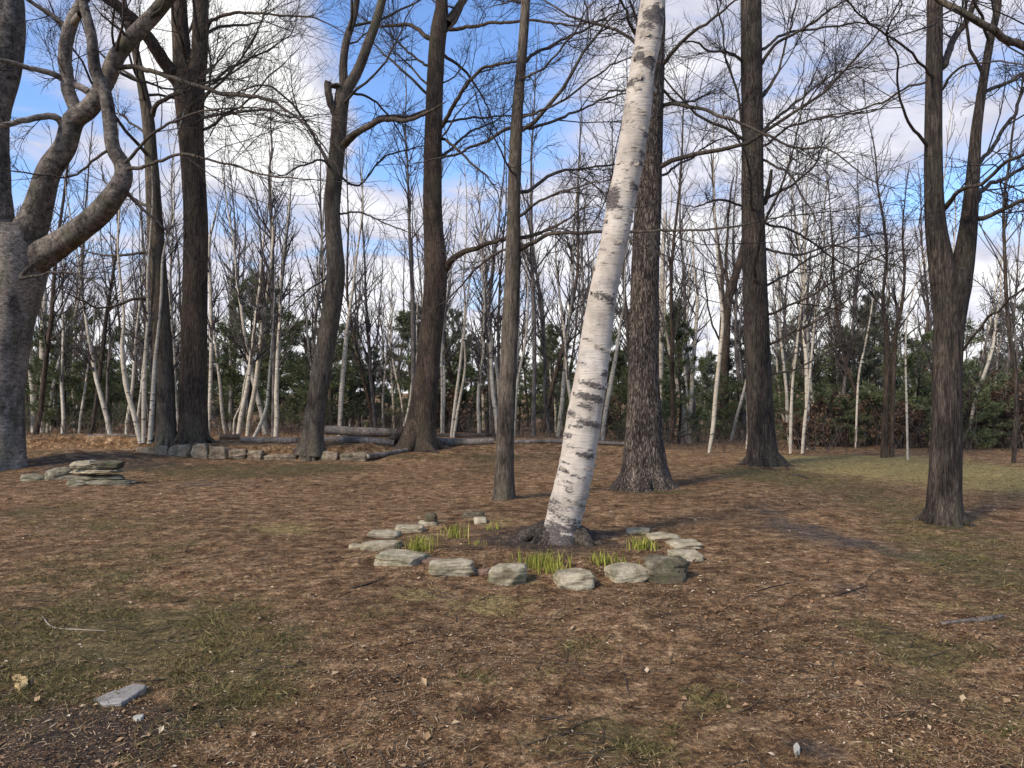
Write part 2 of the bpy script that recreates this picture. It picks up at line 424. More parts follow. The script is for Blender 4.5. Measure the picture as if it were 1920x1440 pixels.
tag(ground, 'brown needle-strewn clearing floor with patches of thin olive grass and dark soil', 'ground', kind='structure')

def mask_at(name, x, y):
    i = np.clip(np.searchsorted(ys, y) - 1, 0, ny - 2); j = np.clip(np.searchsorted(xs, x) - 1, 0, nx - 2)
    return mk[name][i, j]

def scatter(n, y0, y1, power, half=.75):
    u = rng.random(n)
    y = (y0 ** (1 - power) + u * (y1 ** (1 - power) - y0 ** (1 - power))) ** (1 / (1 - power))
    x = (rng.random(n) * 2 - 1) * (half * y + .6)
    return x, y

# ------------------------------------------------------------------ leaf litter (nobody could count it)
def litter():
    V = []; n_tot = 0
    for n, y0, y1, pw, l0, l1, asp in ((150000, 2.9, 20., 1.7, .005, .015, (.3, .8)), (140000, 2.9, 18., 1.5, .02, .058, (.035, .09)), (16000, 2.9, 24., 1.2, .012, .032, (.45, .85)), (900, 2.9, 20., 1.3, .035, .06, (.5, .8))):
        x, y = scatter(n, y0, y1, pw)
        keep = rng.random(n) > .75 * np.maximum(mask_at('grass', x, y), mask_at('soil', x, y) * .6)
        cl = fbm(x * 1.1, y * 1.1, 0, 41, 3)
        keep &= rng.random(n) < smooth((cl - .25) / .4) + .15
        x, y = x[keep], y[keep]; k = len(x)
        a = rng.random(k) * 2 * pi; L = rng.uniform(l0, l1, k); w = L * rng.uniform(asp[0], asp[1], k)
        z = ground_h(x, y) + .003
        tz = rng.normal(0, .2, k); tw = rng.normal(0, .25, k)
        ca, sa = np.cos(a), np.sin(a)
        ax = np.stack([ca, sa, tz], -1) * (L / 2)[:, None]; bx = np.stack([-sa, ca, tw], -1) * (w / 2)[:, None]
        c = np.stack([x, y, z + np.abs(tz) * L / 2 + np.abs(tw) * w / 2], -1)
        up = np.zeros((k, 3)); up[:, 2] = w * rng.uniform(0, .35, k)
        quad = np.stack([c - ax, c + bx + up - ax * .1, c + ax, c - bx + up - ax * .1], 1)
        V.append(quad.reshape(-1, 3))
    V = np.concatenate(V)
    f = np.arange(len(V)).reshape(-1, 4)
    o = link('leaf_litter', mesh_np('leaf_litter', V, [f], False, [M['litter']]))
    tag(o, 'dead brown leaves, needles and bark chips strewn over the clearing', 'leaf litter', kind='stuff')
litter()

def twig_litter():
    x, y = scatter(900, 3., 20., 1.4); k = len(x); a = rng.random(k) * 2 * pi
    pt, rd = walk(np.stack([x, y, 0 * x], -1), np.stack([np.cos(a), np.sin(a), 0 * a], -1), rng.uniform(.06, .38, k), rng.uniform(.0018, .0045, k), .0012 * np.ones(k), 6, rng, .14, 0.)
    pt[..., 2] = ground_h(pt[..., 0], pt[..., 1]) + .005 + .004 * rng.random((k, 6))
    T = Tubes(); T.add(pt, rd, 4); o = T.build('fallen_twigs', M['branch'])
    tag(o, 'thin dead twigs scattered over the leaf litter', 'twigs', kind='stuff')
twig_litter()

def blades(x, y, hgt, wid, lean, name, mat, origin=None):
    k = len(x); a = rng.random(k) * 2 * pi
    z = ground_h(x, y) - .004
    d = np.stack([np.cos(a), np.sin(a)], -1)
    l = rng.normal(0, lean, (k, 2)) * hgt[:, None]
    b0 = np.stack([x - d[:, 0] * wid / 2, y - d[:, 1] * wid / 2, z], -1); b1 = np.stack([x + d[:, 0] * wid / 2, y + d[:, 1] * wid / 2, z], -1)
    mx = np.stack([x + l[:, 0] * .4, y + l[:, 1] * .4, z + hgt * .6], -1)
    m0 = mx - np.stack([d[:, 0], d[:, 1], 0 * x], -1) * (wid * .45)[:, None]; m1 = mx + np.stack([d[:, 0], d[:, 1], 0 * x], -1) * (wid * .45)[:, None]
    t = np.stack([x + l[:, 0], y + l[:, 1], z + hgt], -1)
    V = np.stack([b0, b1, m1, t, m0], 1).reshape(-1, 3)
    if origin is not None: V = V - np.asarray(origin)
    f = np.arange(len(V)).reshape(-1, 5)
    return link(name, mesh_np(name, V, [f], False, [mat]))

gx, gy = scatter(420000, 3.0, 24., 1.35)
gm = np.maximum.reduce([mask_at('grass', gx, gy), mask_at('straw', gx, gy) * .9, mask_at('moss', gx, gy) * .5])
tuft = fbm(gx * 3.2, gy * 3.2, 0, 77, 3)
keep = rng.random(len(gx)) < (smooth((gm - .15) / .6) * smooth((tuft - .42) / .2)) * .62 + .006
gx, gy = gx[keep], gy[keep]
g_ = blades(gx, gy, rng.uniform(.010, .042, len(gx)), rng.uniform(.0018, .0042, len(gx)) * (1 + gy * .06), 1.1, 'grass', M['grass'])
tag(g_, 'short thin olive and straw-coloured grass in patches on the clearing floor', 'grass', kind='stuff')

# ------------------------------------------------------------------ stones
def stone(name, mat, px0, px1, ytop, ybot, label, cat, group=None, boxy=9., rough=.09, depthf=.6, rot=None, hmul=1., base=None, seed=None, taper=.1, Y=None, lift=0., chip=.28, tilt=.12):
    xm = (px0 + px1) / 2
    Y = hit(xm, ybot) if Y is None else Y
    W = (px1 - px0) / F * Y; D = W * depthf
    H = max(.03, ((ybot - ytop) / F * Y - .2 * D) * hmul)
    sd = int(px0 * 7 + ybot * 3) if seed is None else seed
    n = 21
    lin = np.linspace(-1, 1, n); vid = {}; V = []; Q = []
    def vv(p):
        k = tuple(np.round(p, 4))
        if k not in vid: vid[k] = len(V); V.append(p)
        return vid[k]
    for ax in range(3):
        for s in (-1, 1):
            o1, o2 = [(1, 2), (2, 0), (0, 1)][ax]
            for i in range(n - 1):
                for j in range(n - 1):
                    qd = []
                    for a_, b_ in ((i, j), (i + 1, j), (i + 1, j + 1), (i, j + 1)):
                        p = [0, 0, 0]; p[ax] = s; p[o1] = lin[a_]; p[o2] = lin[b_]; qd.append(vv(tuple(p)))
                    Q.append(qd if s > 0 else qd[::-1])
    V = np.array(V, float)
    Ln = (np.abs(V) ** boxy).sum(1) ** (1 / boxy)
    V = V / Ln[:, None]
    nz = fbm(V[:, 0] * 1.3 + sd, V[:, 1] * 1.3, V[:, 2] * 1.3 + sd * .3, sd % 97, 3) - .5
    nf = fbm(V[:, 0] * 4 + sd, V[:, 1] * 4, V[:, 2] * 6, sd % 89, 3) - .5
    V = V * (1 + rough * 3 * nz + rough * 1.1 * nf)[:, None]
    sk = random.Random(sd)
    for _ in range(12):
        nd = np.array([sk.gauss(0, 1), sk.gauss(0, 1), sk.gauss(0, .8)]); nd /= np.linalg.norm(nd)
        sd_ = V @ nd; lim = sd_.max() * sk.uniform(.78, .95)
        V = V - np.maximum(0, sd_ - lim)[:, None] * nd * .92
    V[:, :2] *= (1 + chip * (fbm(V[:, 2] * 5 + sd, V[:, 0] * .7, V[:, 1] * .7, sd % 53, 2) - .5))[:, None]
    V[:, 2] += .07 * (fbm(V[:, 0] * 3 + sd, V[:, 1] * 3, 0, sd % 41, 3) - .5)
    V[:, 0] += sk.uniform(-.12, .12) * V[:, 1] + sk.uniform(-.1, .1) * V[:, 2]
    V[:, 2] += sk.uniform(-tilt, tilt) * V[:, 0] + sk.uniform(-tilt, tilt) * V[:, 1] * .6
    V[:, :2] *= (1 - taper * (V[:, 2:3] + 1) / 2)
    V = V * np.array([W / 2, D / 2, (H + .04) / 2])
    r = sk.uniform(-.25, .25) if rot is None else rot
    cx = ray(xm, ybot)[0] * Y; cy = Y + D * .45
    gz = float(ground_h(cx, cy)) if base is None else base
    R = np.array([[cos(r), -sin(r), 0], [sin(r), cos(r), 0], [0, 0, 1]])
    V = V @ R.T
    V[:, 2] += (H + .04) / 2 - .04
    o = link(name, mesh_np(name, V, [np.array(Q)], True, [mat]), None, (cx, cy, gz + lift))
    tag(o, label, cat, group)
    return o

RG = 'edging stones in the ring around the birch'
ring = [
 ('stone', 690, 746, 990, 1009, 'grey edging stone on the left of the ring, lying behind a taller one', .6, 0),
 ('stone', 677, 746, 1010, 1033, 'grey edging stone at the far left end of the ring, streaked darker on its right', .5, 0),
 ('stone', 710, 790, 1031, 1062, 'large pale flat-topped edging stone at the left front of the ring', .75, -.25),
 ('stone', 806, 886, 1048, 1081, 'rough grey edging stone between the flat pale one and the squared front one', .6, .15),
 ('stone', 919, 987, 1057, 1098, 'squared pale edging stone at the front of the ring, left of the yellow shoots', .65, -.1),
 ('stone', 1045, 1110, 1067, 1106, 'rounded pale edging stone nearest the camera, below the yellow shoots', .8, .1),
 ('stone', 1143, 1210, 1056, 1092, 'mossy grey edging stone just left of the big dark boulder', .7, .2),
 ('stone', 1261, 1319, 1028, 1053, 'pale edging stone on the right, under a second thin flat one', .6, 0),
 ('stone', 1258, 1317, 1009, 1029, 'thin pale flat edging stone on the right end of the ring', .7, .1),
 ('stone', 1218, 1278, 994, 1011, 'low grey edging stone at the right back of the ring', .6, .05),
 ('stone', 1174, 1222, 988, 1001, 'flat half-buried edging stone behind the birch on its right', .6, 0),
 ('stone', 741, 794, 980, 999, 'pale edging stone behind the left clump of yellow shoots', .6, -.1),
 ('stone', 784, 820, 974, 986, 'small flat edging stone beneath a little dark stone at the back left', .6, 0),
 ('stone', 888, 912, 968, 983, 'small squarish grey edging stone at the back of the ring', .8, 0),
 ('stone', 653, 682, 1016, 1028, 'small low stone lying just outside the left end of the ring', .7, 0),
]
for k, (mt, a, b_, c, d, lb, dp, rt) in enumerate(ring):
    a, b_ = a - .02 * (b_ - a), b_ + .02 * (b_ - a)
    stone('edging_stone', M[mt], a, b_, c, d, lb, 'stone', RG, rot=rt, depthf=dp * 1.25, chip=.13, taper=.02)
s13 = stone('edging_stone', M['stone_dark'], 794, 819, 961, 975, 'little dark stone perched on a flat one at the back left of the ring', 'stone', RG, Y=hit(802, 986) + .02, lift=.06, base=float(ground_h(-1, 9.3)))
stone('edging_stone', M['stone_dark'], 866, 908, 956, 971, 'dark brown stone lying behind the small squarish one at the back of the ring', 'stone', RG, depthf=.6)
stone('edging_stone', M['brick'], 776, 838, 1047, 1060, 'flat reddish stone at the left front of the ring', 'stone', RG, depthf=.5, rot=-.15)
stone('edging_stone', M['brick'], 888, 920, 1066, 1079, 'small rusty brown stone tucked left of the squared front stone', 'stone', RG, depthf=.6)
stone('boulder', M['stone_dark'], 1210, 1294, 1040, 1094, 'big dark mossy boulder on the right front of the stone ring', 'boulder', None, boxy=4.5, rough=.24, depthf=.75, hmul=1.0, chip=.2)
# low row of stones that holds the bank at the left
WG = 'stones of the low wall under the bank'
wall = [(208, 250, 840, 854, 'brown rounded wall stone left of the forked trunk'), (252, 286, 838, 853, 'small brown wall stone under the slimmer left trunk'),
 (288, 312, 837, 854, 'narrow dark wall stone between the two left trunks'), (312, 357, 833, 856, 'long rounded pale wall stone under the thick forked trunk'), (358, 391, 834, 863, 'tall pale squared wall stone right under the forked trunk'),
 (392, 426, 838, 860, 'brown blocky wall stone right of the tall pale squared one'), (427, 460, 842, 860, 'dark low wall stone below the hollow log end'), (461, 494, 844, 861, 'dark layered wall stone left of the yellowish one'),
 (495, 556, 848, 869, 'wide yellowish lichen-stained wall stone'), (557, 597, 849, 874, 'large squared wall stone right under the hooked tree'), (598, 633, 848, 871, 'squarish grey wall stone second right of the hooked tree'), (635, 690, 847, 869, 'wide grey wall stone left of the cut log end')]
for a, b_, c, d, lb in wall:
    xw = ray((a + b_) / 2, d)[0] * 18.2
    Yw = 18.1 + 0.05 * max(-4 - xw, 0)
    o = stone('wall_stone', M['stone_wall'], a, b_, c, d, lb, 'stone', WG, Y=Yw, depthf=.55, boxy=9, rough=.09, taper=.05, hmul=1.2, base=CAMZ - (d - 735) / F * Yw, lift=.0)
# pile of slabs by the beech
SG = 'flat slabs of the stone pile by the beech'
pile = [(118, 166, 893, 913, .0, 'brown slab at the bottom of the pile, left front', 'stone_pile'), (160, 232, 893, 915, .0, 'dark broken slab at the bottom right of the pile', 'stone_pile'),
 (80, 122, 879, 909, .0, 'dark upright block between the pile and the greenish slab', 'stone_pile'), (26, 84, 880, 899, .0, 'greenish slab lying apart on the left of the pile', 'stone_pile'),
 (112, 180, 884, 897, .13, 'pale slab in the middle layer of the pile', 'stone_pile'), (158, 222, 884, 899, .12, 'brown slab in the middle layer of the pile on the right', 'stone_pile'),
 (122, 216, 874, 888, .24, 'wide pale slab spanning the pile under the two top ones', 'stone'), (125, 172, 860, 879, .33, 'pale wedge-shaped slab on top of the pile, left', 'stone'), (166, 219, 863, 882, .33, 'dark green-stained slab on top of the pile, right', 'stone_dark')]
for a, b_, c, d, lf, lb, mt in pile:
    Yp = hit(150, 912) + (.1 if lf else 0)
    stone('stone_slab', M[mt], a, b_, c, d, lb, 'stone slab', SG, Y=Yp + (.8 if b_ < 125 else 0), depthf=.7, boxy=5, rough=.2, chip=.22, tilt=.3, rot=random.uniform(-.6, .6), hmul=.9 if not lf else .75, base=float(ground_h(ray(150, 912)[0] * Yp, Yp)), lift=lf)
# flat slate, leaf, pebble at the lower left
def slab_outline(name, mat, outline, thick, label, cat):
    pts = np.array([P(x, y, hit(x, y)) for x, y in outline]); c = pts.mean(0)
    k = len(pts); dense = []
    for i in range(k):
        for t in (0, .33, .66): dense.append(pts[i] * (1 - t) + pts[(i + 1) % k] * t + rng.normal(0, .004, 3) * [1, 1, 0])
    p = np.array(dense) - c; k = len(p)
    p[:, 2] = .004
    bot = p.copy(); bot[:, 2] = -.02; top = p.copy(); top[:, 2] = thick + .012 * p[:, 0] / .1
    inn = top.copy(); inn[:, :2] *= .94; inn[:, 2] += .004
    V = np.concatenate([bot, top, inn]); i = np.arange(k); j = (i + 1) % k
    Q = np.concatenate([np.stack([i, j, k + j, k + i], -1), np.stack([k + i, k + j, 2 * k + j, 2 * k + i], -1)])
    o = link(name, mesh_np(name, V, [Q, (2 * k + i)[None]], False, [mat]), None, c)
    return tag(o, label, cat)
slab_outline('flat_stone', M['slate'], [(172, 1316), (205, 1304), (228, 1299), (255, 1291), (274, 1297), (262, 1306), (228, 1325), (196, 1326)], .02, 'pale grey flat stone lying in the olive grass at the lower left', 'flat stone')
slab_outline('pebble', M['pebble'], [(246, 1348), (256, 1343), (270, 1345), (268, 1353), (254, 1356)], .012, 'small pale pebble just below the flat stone', 'pebble')
slab_outline('pebble', M['pebble'], [(1486, 1408), (1491, 1402), (1498, 1405), (1500, 1416), (1491, 1420)], .02, 'small white pebble beside the dark grey patch at the bottom edge', 'pebble')
slab_outline('fallen_leaf', M['yellow_leaf'], [(22, 1270), (36, 1262), (42, 1272), (53, 1276), (50, 1290), (36, 1300), (26, 1292), (30, 1282)], .012, 'curled yellowish dead leaf on dark soil at the far lower left', 'leaf')

# ------------------------------------------------------------------ logs and sticks
def log(name, ctrl, label, cat, mat='log', ends=True, group=None, m=14):
    """ctrl: (px, py centre, width px, depth)"""
    c = np.array([[*P(x, y, Y), w / 2 / F * Y] for x, y, w, Y in ctrl])
    c[:, 2] = np.maximum(c[:, 2], ground_h(c[:, 0], c[:, 1]) + c[:, 3] * .75)
    pts, rad = spline(c, .12)
    org = pts[0].copy()
    root = empty(name, org, label, cat, group)
    n = len(pts); sh = 1 + .25 * (fbm(np.arange(n)[:, None] * .35, np.arange(m)[None] * .9, 0, int(ctrl[0][0]), 3) - .5)
    t = Tubes(); t.add(pts, rad, m, sh[None]); t.build('bark', M[mat], root, org)
    if ends:
        for e, s in ((0, 1), (-1, -1)):
            tt = Tubes(); d = nrm(pts[1] - pts[0]) if e == 0 else nrm(pts[-1] - pts[-2])
            tt.add(np.stack([pts[e] - d * s * .006, pts[e] + d * s * .02]), np.array([rad[e] * .9] * 2), m, None, True)
            tt.build('cut_end', M['cut_wood'], root, org)
    return root
log('fallen_log', [(612, 806, 16, 21.5), (680, 810, 18, 21.3), (750, 812, 15, 21.4)], 'upper of the two thick logs stacked behind the hooked tree', 'log')
log('fallen_log', [(602, 832, 13, 19.3), (670, 834, 14, 19.2), (737, 833, 13, 19.5)], 'lower grey log lying just above the stone wall', 'log')
log('fallen_log', [(453, 825, 9, 19.3), (480, 828, 12, 19.2), (508, 829, 12, 19.1), (558, 832, 12, 19.1)], 'weathered log left of the hooked tree, behind the wall stones', 'log')
log('fallen_log', [(412, 819, 12, 20.5), (450, 821, 12, 20.6)], 'short dark hollow log on the bank behind the wall', 'log', 'root')
log('fallen_log', [(808, 830, 12, 20.6), (850, 833, 14, 20.4), (925, 834, 13, 20.6)], 'pale split log to the right of the flared trunk', 'log')
log('fallen_log', [(800, 820, 8, 22.5), (860, 825, 9, 22.5), (930, 830, 9, 22.3)], 'thin dark log lying behind the pale split log', 'log', 'root')
log('fallen_log', [(950, 834, 8, 20.6), (1030, 834, 8, 20.6), (1110, 833, 7, 20.8), (1190, 833, 6, 20.8)], 'long thin pale pole lying on the ground behind the birch', 'log', 'far_bark')
log('fallen_log', [(688, 856, 11, 18.2), (715, 853, 11, 18.6), (770, 845, 8, 19.3)], 'short log with a pale cut end at the right end of the wall', 'log')
log('fallen_log', [(165, 829, 5, 19.0), (230, 831, 6, 19.0), (290, 833, 5, 19.2)], 'thin mossy pole along the bank left of the trunks', 'log', 'far_bark', False)

def stick(ctrl, label, mat='twig', name='fallen_stick'):
    c = []
    for x, y, w in ctrl:
        Y = hit(x, y); p = P(x, y, Y); r = w / 2 / F * Y
        c.append([p[0], p[1], float(ground_h(p[0], p[1])) + r * .7, r])
    pts, rad = spline(np.array(c), .05); org = pts[0].copy()
    t = Tubes(); t.add(pts, rad, 7, None, True)
    o = t.build(name, M[mat], None, org); o.location = org
    return tag(o, label, 'stick')
stick([(1765, 1172, 6), (1810, 1168, 9), (1850, 1164, 10), (1880, 1158, 7)], 'thick weathered stick at the right edge beside a grass patch', 'log')
stick([(1560, 1122, 2), (1590, 1113, 4), (1625, 1100, 3)], 'short dark stick on a grey patch right of the ring')
stick([(1418, 1110, 2), (1450, 1102, 2.5), (1495, 1092, 1.5)], 'thin twig lying between the ring and the short dark stick')
stick([(660, 1104, 3), (690, 1097, 3), (722, 1084, 2)], 'thin curved twig in front of the ring on its left')
stick([(78, 1157, 2), (100, 1178, 3), (150, 1182, 2), (200, 1184, 1.5)], 'pale bent straw stalk in the grass at the left', 'cut_wood')
stick([(1830, 1052, 3), (1775, 1060, 3), (1750, 1066, 2)], 'dark stick at the end of the grey strip near the right edge')
stick([(1480, 890, 4), (1500, 893, 4), (1515, 899, 3)], 'dark short stick right of the straight tall trunk base', 'root')

# ------------------------------------------------------------------ bulb shoots
def shoots(px, py, rx, n, hmax, label):
    Y = hit(px, py); c = P(px, py, Y); R = rx / F * Y
    x = c[0] + rng.normal(0, R * .55, n); y = c[1] + rng.normal(0, R * .5, n)
    cz = float(ground_h(c[0], c[1])); org = np.array([c[0], c[1], cz])
    h = rng.uniform(.45, 1, n) * hmax
    o = blades(x, y, h, rng.uniform(.007, .013, n), .22, 'bulb_shoots', M['shoot'], org)
    o.location = org
    tag(o, label, 'plant', 'clumps of spring bulb shoots inside the stone ring')
shoots(787, 1032, 28, 85, .19, 'tall clump of yellow-green bulb shoots at the left side of the ring')
shoots(852, 1008, 18, 45, .18, 'yellowish clump of bulb shoots at the back left of the ring')
shoots(1010, 1064, 42, 130, .17, 'largest clump of yellow-green bulb shoots, in front of the birch')
shoots(1035, 1074, 18, 30, .13, 'small clump of shoots between the two pale front stones')
shoots(1135, 1056, 34, 80, .11, 'low clump of bulb shoots right of the birch, behind the mossy grey stone')
shoots(1205, 1030, 24, 75, .15, 'clump of bulb shoots behind the big dark boulder')
shoots(926, 993, 14, 22, .09, 'sparse little clump of shoots at the back of the ring, left of the birch')
shoots(893, 1022, 16, 20, .08, 'sparse dull clump of shoots in the middle of the ring')

# ------------------------------------------------------------------ hero trees
def trace(pts, Y0, r_scale=1., z0=None):
    """(px, py, width px[, extra depth]) -> rows x,y,z,r"""
    out = []
    for p in pts:
        Y = Y0 + (p[3] if len(p) > 3 else 0)
        out.append([*P(p[0], p[1], Y), p[2] / 2 / F * Y * r_scale])
    return np.array(out)

def trunk_shape(pts, rad, m, seed, flare, lobes, lump):
    n = len(pts); a = np.arange(m) * 2 * pi / m
    h = (pts[:, 2] - pts[0, 2])[:, None]
    sh = 1 + lump * 2.6 * (fbm(np.cos(a)[None] * 1.6 + 5, np.sin(a)[None] * 1.6 + 3, h * 1.3, seed, 3) - .5) + lump * (fbm(np.cos(a)[None] * 5 + 5, np.sin(a)[None] * 5 + 3, h * 2.2, seed + 3, 3) - .5)
    if flare:
        rs = np.random.default_rng(seed); ph = rs.random(3) * 6
        lb = .5 + .5 * np.cos(lobes * a + ph[0] + .6 * np.sin(a + ph[1]))
        sh = sh + flare * 1.35 * np.exp(-h / .26) * (.25 + .75 * lb[None])
    return sh[None]

def add_twigs(pts, rad, rg, n2, n3, n4, parent, org, mat='twig', up=.04, wander=.15, lf=(.32, .8), ang=(22, 55), tmin=.18):
    """spray of fine twigs off one branch, as one mesh under it"""
    if n2 <= 0: return
    T = Tubes()
    p, r = resample(pts, rad, 12)
    a, ar = sprout(p[None], r[None], n2, rg, ang, lf, tmin, 8, wander, up, .45, 3.2, .003, .011)
    T.add(a, ar, 4)
    if n3:
        b, br = sprout(a, ar, n3, rg, (22, 55), (.3, .7), .1, 6, wander * 1.1, up, .6, 1.6, .0024)
        T.add(b, br, 3)
        if n4:
            c, cr = sprout(b, br, n4, rg, (25, 60), (.35, .8), .1, 4, wander, up, .8, .8, .0019)
            T.add(c, cr, 3)
    T.build('twigs', M[mat], parent, org)

def hero(name, base, label, cat, mat, trunk, Y, forks=(), branches=(), auto=8, H=14., flare=.5, lobes=5, lump=.05, m=30, seed=1, zlow=3.2, blen=(2.2, 4.6), twig=(10, 60, 190), bmat='branch', upb=.05, fine=.15, step=.07, group=None, marks=None, amin=.0, fmat=None, roots=7):
    """trunk / forks / branches are traced outlines at the tree's real distance; every limb is a part"""
    rg = np.random.default_rng(seed)
    org = P(base[0], base[1], Y); org[2] = float(ground_h(org[0], org[1])) - .02
    root = empty(name, org, label, cat, group)
    c = trace(trunk, Y); c[0, 2] = min(c[0, 2], org[2]) - .06
    # carry the leader on above the frame
    def extend(c, top):
        last, prev = c[-1].copy(), c[-2]
        d = nrm((last - prev)[:3]); rows = [c]; z = last[2]
        d = nrm(d + np.array([0, 0, .5]))
        while z < top:
            d = nrm(d + rg.normal(0, .10, 3) + [0, 0, .12]); nx_ = last.copy(); nx_[:3] += d * 1.1
            nx_[3] = max(.012, last[3] - .62 * c[-1, 3] * 1.1 / max(top - c[-1, 2], 1.2)); rows.append(nx_[None]); last = nx_; z = last[2]
        return np.concatenate(rows)
    stems = []
    full = extend(c, H) if not forks else c
    pts, rad = spline(full, step)
    attrs = None
    T = Tubes(); T.add(pts, rad, m, trunk_shape(pts, rad, m, seed, flare, lobes, lump))
    if marks is not None:
        v = T.v[0]; vy = v[:, 1]
        # position along the stem and across it, on the side the mark is on
        k = np.repeat(np.arange(len(pts)), m); off = v - pts[k]
        side = off[:, 0] / (rad[k] + 1e-6); front = off[:, 1] < rad[k] * .25
        mkv = np.zeros(len(v))
        z_ = pts[k, 2]
        for (py, xc, wx, hz, am) in marks:
            zc = np.interp(-py, -np.array([t_[1] for t_ in trunk]), c[:, 2]); hh = hz / F * Y
            dz = z_ - zc + .35 * rad[k] * (side - xc) * .3
            mkv = np.maximum(mkv, am * front * np.exp(-((side - xc) / wx) ** 4 - (dz / hh / 1.3) ** 2))
        rb = np.random.default_rng(seed + 5)
        for _ in range(60):                               # the far side carries marks as well
            zc = rb.uniform(pts[0, 2], pts[-1, 2]); a0 = rb.uniform(0, pi); 
            an = np.arctan2(off[:, 1], off[:, 0])
            mkv = np.maximum(mkv, rb.uniform(.5, 1) * (~front) * np.exp(-((an - a0) / rb.uniform(.2, .6)) ** 4 - ((z_ - zc) / rb.uniform(.01, .05)) ** 2))
        T.v[0] = v + off * (.075 * mkv * (.4 + fbm(v[:, 0] * 14, v[:, 1] * 14, v[:, 2] * 30, 9, 3)))[:, None]
        attrs = {'mark': mkv}
    tr = T.build('trunk', mat if not isinstance(mat, str) else M[mat], root, org, attrs)
    tmat = mat if not isinstance(mat, str) else M[mat]
    stems.append((pts, rad, root))
    if roots:
        T = Tubes()
        for k in range(roots):
            a = k / roots * 2 * pi + rg.uniform(-.35, .35); R0 = rad[0]; tt = np.linspace(0, 1, 8); L = R0 * rg.uniform(.7, 1.5)
            bend = rg.normal(0, .5)
            x = pts[0, 0] + np.cos(a + bend * tt * .6) * (R0 * .55 + L * tt); y = pts[0, 1] + np.sin(a + bend * tt * .6) * (R0 * .55 + L * tt)
            z = ground_h(x, y) + R0 * .75 * (1 - tt) ** 2.2 - .05 * tt + rg.normal(0, .006, 8)
            T.add(np.stack([x, y, z], -1), R0 * rg.uniform(.22, .34) * (1 - tt * .75) + .006, 9, (1 + .4 * (fbm(np.arange(8)[:, None] * .8 + k * 5, np.arange(9)[None] * 1.2, seed, 3, 2) - .5))[None])
        T.build('root_flare', tmat, root, org)
    for f in forks:
        fc = extend(trace(f, Y), H * rg.uniform(.85, 1.05))
        fp, fr = spline(fc, .1)
        t = Tubes(); t.add(fp, fr, 20, trunk_shape(fp, fr, 20, seed + 9, 0, 3, lump)); t.build('stem', M[fmat] if fmat else tmat, root, org)
        stems.append((fp, fr, root))
    for bdef in branches:
        rows = trace(bdef, Y)
        near_ = min(((np.linalg.norm(sp_ - rows[0, :3], axis=1).min(), sp_, sr_) for sp_, sr_, _ in stems), key=lambda q_: q_[0])
        if near_[0] < .9:                                 # root the limb inside the stem it leaves
            k_ = int(np.argmin(np.linalg.norm(near_[1] - rows[0, :3], axis=1)))
            rows = np.vstack([[*(near_[1][k_] * .7 + rows[0, :3] * .3), min(rows[0, 3] * 1.15, near_[2][k_] * .9)], rows])
        if rows[-1, 3] < .045 and len(bdef) > 2 and not (bdef[0][2] > 12 and len(bdef) == 3):
            e = rows[-1].copy(); v_ = (rows[-1] - rows[-2])[:3]; e[:3] += nrm(v_ + rg.normal(0, .25, 3) * np.linalg.norm(v_)) * min(1.2, np.linalg.norm(v_)); e[3] = .004; rows = np.vstack([rows, e])
        bp, br = spline(rows, .12)
        if br[0] < .09: br = br * .85
        # a small natural waver
        n = len(bp); wv = np.cumsum(rg.normal(0, .012, (n, 3)), 0); wv -= np.linspace(0, 1, n)[:, None] * wv[-1]
        bp = bp + wv
        t = Tubes(); t.add(bp, br, 9); bo = t.build('branch', tmat if br[0] > .06 else M[bmat], root, org)
        L = np.linalg.norm(np.diff(bp, axis=0), axis=1).sum(); k = np.clip(L / 3.5, .25, 1.6)
        add_twigs(bp, br, rg, int(twig[0] * k), int(twig[1] * k), int(twig[2] * k), bo, org, up=upb * .6)
    lens = np.array([np.linalg.norm(np.diff(s[0], axis=0), axis=1).sum() for s in stems])
    for j in range(int(auto * .8)):
        sp, sr, _ = stems[rg.choice(len(stems), p=lens / lens.sum())]
        ok = np.nonzero(sp[:, 2] > max(zlow, amin))[0]
        if len(ok) < 3: continue
        i = int(rg.choice(ok)); p0 = sp[i]; tt = (sp[i, 2] - zlow) / (H - zlow)
        az = rg.random() * 2 * pi; el = radians(rg.uniform(5, 45) + 25 * tt)
        d = np.array([[cos(az) * cos(el), sin(az) * cos(el), sin(el)]])
        L = rg.uniform(*blen) * (1.1 - .55 * tt)
        r0 = min(sr[i] * .45, .0085 * L + .006)
        bp, br = walk(p0[None], d, np.array([L]), np.array([r0]), np.array([.005]), 12, rg, fine, upb)
        t = Tubes(); t.add(bp, br, 7); bo = t.build('branch', M[bmat], root, org)
        k = L / 3.5
        add_twigs(bp[0], br[0], rg, int(twig[0] * k), int(twig[1] * k), int(twig[2] * k), bo, org, up=upb, tmin=.3)
    return root

